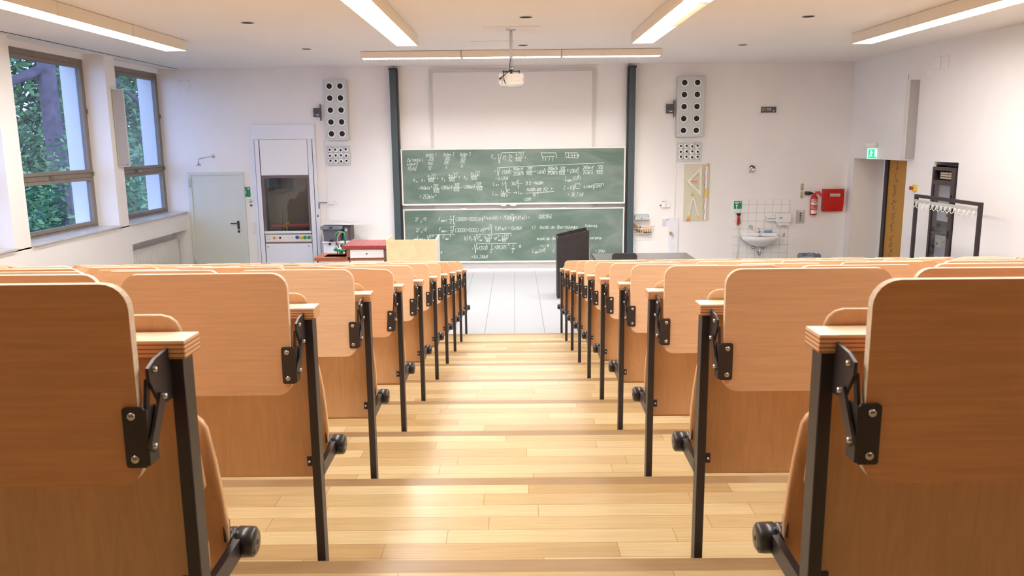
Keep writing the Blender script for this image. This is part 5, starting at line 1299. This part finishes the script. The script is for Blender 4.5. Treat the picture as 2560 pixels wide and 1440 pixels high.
for i in range(8):
    for j in range(3): q.box(.0, .012, .10+i*.045, .135+i*.045, H-.21+j*.035, H-.185+j*.035)
q.build('terminal_row', mat('terminal_tan', (196, 176, 150), .5), t)
PL = mat('panel_plate_grey', (206, 204, 208), .5)
B().box(.07, .08, .04, w-.04, 1.02, H-.30).build('inner_plate', PL, t); B().box(.07, .08, .04, w-.04, .30, .80).build('inner_plate', PL, t); B().box(.07, .08, .04, w-.04, .02, .17).build('inner_plate', PL, t)
B().box(.06, .07, .06, w-.06, 1.02, 1.25).build('meter_plate', WHITEB, t)
b = B(); b.box(.05, .06, .30, w-.10, 1.16, 1.19); b.box(.05, .06, .10, .3, 1.10, 1.13); b.box(.05, .06, .33, w-.1, .95, .98); b.box(.05, .06, .2, .26, .84, .95); b.build('fuse_row', INK, t)
for z in (.62, .36):
    B().box(.03, .07, w-.30, w-.14, z, z+.12, bev=.004).build('breaker', CREAM, t); b = B(); b.cyl((.022, w-.19, z+.06), 'x', .015, .01); b.build('breaker_knob', INK, t)
    b = B()
    for i in range(5):
        b.box(.055, .07, .1+i*.035, .125+i*.035, z+.02, z+.06)
    b.build('fuse', WHITE, t)
# coat rack
xc = 5.9; a, c = onX(2290, 485, xc), onX(2455, 507, xc)
t = thing('coat_rack', 'black tube-frame coat rack with a row of hooks before the right wall', 'coat rack', (xc, c.y, 0)); w = a.y-c.y; H = (a.z+c.z)/2
CRM = mat('rack_black', (48, 38, 42), .35, .2)
B().box(-.022, .022, 0, w, H-.045, H).build('top_rail', CRM, t)
for y in (0, w-.045): B().box(-.022, .022, y, y+.045, 0, H-.045).build('post', CRM, t)
for y in (0, w-.045): B().box(-.22, .22, y, y+.045, .0, .03).build('foot', CRM, t)
hk = B(); zr = H-.072
hk.box(-.03, -.022, .045, w-.03, zr-.05, zr); hk.build('hook_rail', mat('rail_grey', (186, 184, 176), .45), t)
HK = mat('hook_white', (222, 218, 208), .35)
for i in range(14):
    y = .10+(w-.2)*i/13
    b = B(); b.tube([(-.03, y, zr-.04), (-.05, y, zr-.10), (-.075, y, zr-.115), (-.09, y, zr-.09)], .006, None, 6); b.tube([(-.03, y+.02, zr-.045), (-.035, y+.02, zr-.09), (-.035, y-.02, zr-.09), (-.03, y-.02, zr-.045)], .005, None, 6)
    b.build('hook', HK, t)

# radiator in the niche
t = thing('radiator', 'white ribbed radiator in the niche under the far window', 'radiator', (XL-.16, 13.3, .12))
w = 2.05; H = .60
b = B(); n = 26
for i in range(n): y = i*w/n; b.box(-.03, .03, y+.010, y+w/n-.010, 0, H, bev=.006, seg=1)
b.box(-.02, .02, 0, w, .02, H-.02)
b.build('ribbed_panel', mat('radiator_white', (226, 222, 214), .4), t)
B().tube([(0, w, H-.05), (0, w+.10, H-.05)], .012).build('pipe', STEEL, t)
B().lathe([(0, 0), (.018, .0), (.024, .01), (.024, .05), (.018, .06), (0, .06)], (0, w+.07, H-.05), 'y').build('thermostat_valve', CREAM, t)
for y in (.2, w-.2): B().box(-.10 if False else -.13, -.02, y, y+.03, .1, .5).build('wall_bracket', STEEL, t)

# ------------------------------------------------------------------ outside
LEAF = []
for i, c in enumerate(((84, 128, 78), (110, 156, 98), (62, 104, 74), (136, 178, 112))):
    LEAF.append(mat('leaf_green_%d' % i, c, .6))
BARK = mat('rough_bark', (112, 98, 104), .9, var=.4, scale=6, bump=.8, bscale=12)
gm = mat('forest_ground', (60, 84, 56), .9, var=.4, scale=1)
struct('ground', B().box(-45, -7.05, 2, 60, -1.4, -.9), gm)
def leaves(name, blobs, n, size, m, parent, seed):
    """leaf blades scattered through the shells of ellipsoid blobs (x,y,z,rx,ry,rz)"""
    rr = random.Random(seed); vs, fs = [], []
    tot = sum(b_[3]*b_[4]+b_[5]*b_[4] for b_ in blobs)
    for (x, y, z, rx, ry, rz) in blobs:
        k = int(n*(rx*ry+rz*ry)/tot)
        for _ in range(k):
            d = Vector((rr.gauss(0,1), rr.gauss(0,1), rr.gauss(0,1))).normalized()*rr.uniform(.7, 1.05)
            p = Vector((x+d.x*rx, y+d.y*ry, z+d.z*rz))
            if p.x > -7.7: continue
            u = Vector((rr.gauss(0,1), rr.gauss(0,1), rr.gauss(0,.6))).normalized(); v = u.cross(Vector((rr.gauss(0,1), rr.gauss(0,1), rr.gauss(0,1)))).normalized()
            s = size*rr.uniform(.6, 1.3); i = len(vs)
            vs += [p-u*s, p+v*s*.42, p+u*s, p-v*s*.42]; fs.append((i, i+1, i+2, i+3))
    me = bpy.data.meshes.new(name); me.from_pydata([tuple(v) for v in vs], [], fs)
    for q in m: me.materials.append(q)
    for k, p in enumerate(me.polygons): p.material_index = (k*7+k//13) % len(m)
    o = bpy.data.objects.new(name, me); COL.objects.link(o); o.parent = parent; return o
def tree(name, lab, x, y, r, h, blobs, n, size, ms, seed, branches=()):
    t = thing(name, lab, 'tree', (x, y, -.95), group='trees outside the windows')
    b = B(); b.tube([(0, 0, -.1), (.02, 0, h*.25), (-.06, .05, h*.5), (.03, -.02, h*.75), (0, 0, h)], r, None, 16, r*.55); b.build('trunk', BARK, t)
    for br in branches: B().tube(br[1:], br[0], None, 8, br[0]*.3).build('branch', BARK, t)
    leaves('crown', [(bx-x, by-y, bz+.95, rx, ry, rz) for bx, by, bz, rx, ry, rz in blobs], n, size, ms, t, seed) if False else None
    o = leaves('foliage', blobs, n, size, ms, None, seed); o.parent = t; o.location = (-x, -y, .95)
    return t
pt = onY(126, 240, 19.0)
tx, ty = pt.x, 19.0
tree('conifer_tree', 'big tree with a thick grey trunk and bare low branches outside the first window', tx, ty, .25, 9.5,
     [(tx-.5, ty+2.5, 4.2, 3.0, 1.2, 2.8), (tx+1.4, ty+1.8, 5.6, 1.0, .8, 1.2), (tx-2.4, ty+.8, 5.0, 1.2, .8, 1.6), (tx, ty, 9.0, 3, 3, 2)], 9000, .11, LEAF, 1,
     [(.12, (0, 0, 5.2), (-.9, -.6, 4.7), (-1.9, -.9, 4.55), (-2.8, -1, 4.2)), (.07, (0, 0, 5.6), (-.6, -.5, 6.1), (-1.5, -.7, 6.6)), (.06, (0, 0, 6.1), (.5, -.3, 6.0), (1.3, -.4, 6.5)), (.05, (-.9, -.6, 5.6), (-1.6, -.8, 5.9), (-2.4, -.9, 5.9))])
p2 = onY(372, 240, 25.0)
tree('leafy_tree', 'slender dark tree among leaves outside the second window', p2.x, 25.0, .22, 9,
     [(p2.x-.8, 26.5, 4.4, 3.2, 1.5, 3.0), (p2.x+1.5, 27, 4, 3, 1.5, 3.0)], 9000, .13, LEAF, 2, [(.09, (0, 0, 4.4), (-.7, -.3, 5.2), (-1.6, -.4, 6.2)), (.08, (0, 0, 3.9), (.7, -.3, 5.1), (1.2, -.4, 6.4))])
tree('leafy_tree', 'dense green tree standing farther back in the grove', -19.0, 30.0, .3, 9,
     [(-20, 30, 4.5, 5, 2, 4.6), (-14, 31, 4.5, 4.5, 2, 4.6), (-26, 27, 4.5, 4, 3, 4.6), (-17, 33, 6, 9, 1.5, 7), (-12, 34, 5, 5, 1.5, 7)], 34000, .2, LEAF[:3], 3)
o = leaves('undergrowth', [(tx-1.2, 17.3, .7, 2.2, 1.2, 1.6), (tx+1.6, 17.6, 1.1, 1.4, .9, 1.9), (tx-2.6, 16.0, .4, 1.6, 1.0, 1.5), (tx+.1, 16.4, .2, 1.4, .9, 1.3), (tx+2.6, 20.5, 1.2, 1.6, 1.1, 2.2), (p2.x, 21.5, 1.2, 1.5, 1, 2.2), (p2.x+1.6, 22.5, 1.4, 1.5, 1, 2.0), (p2.x-1.6, 22.8, 1.4, 1.5, 1, 2.2), (tx-3.5, 19.5, 1.6, 2, 1, 2.6)], 17000, .085, LEAF, None, 4)
o['kind'] = 'stuff'; tag(o, 'tangle of green shrubs and leaves outside below the trees', 'undergrowth')
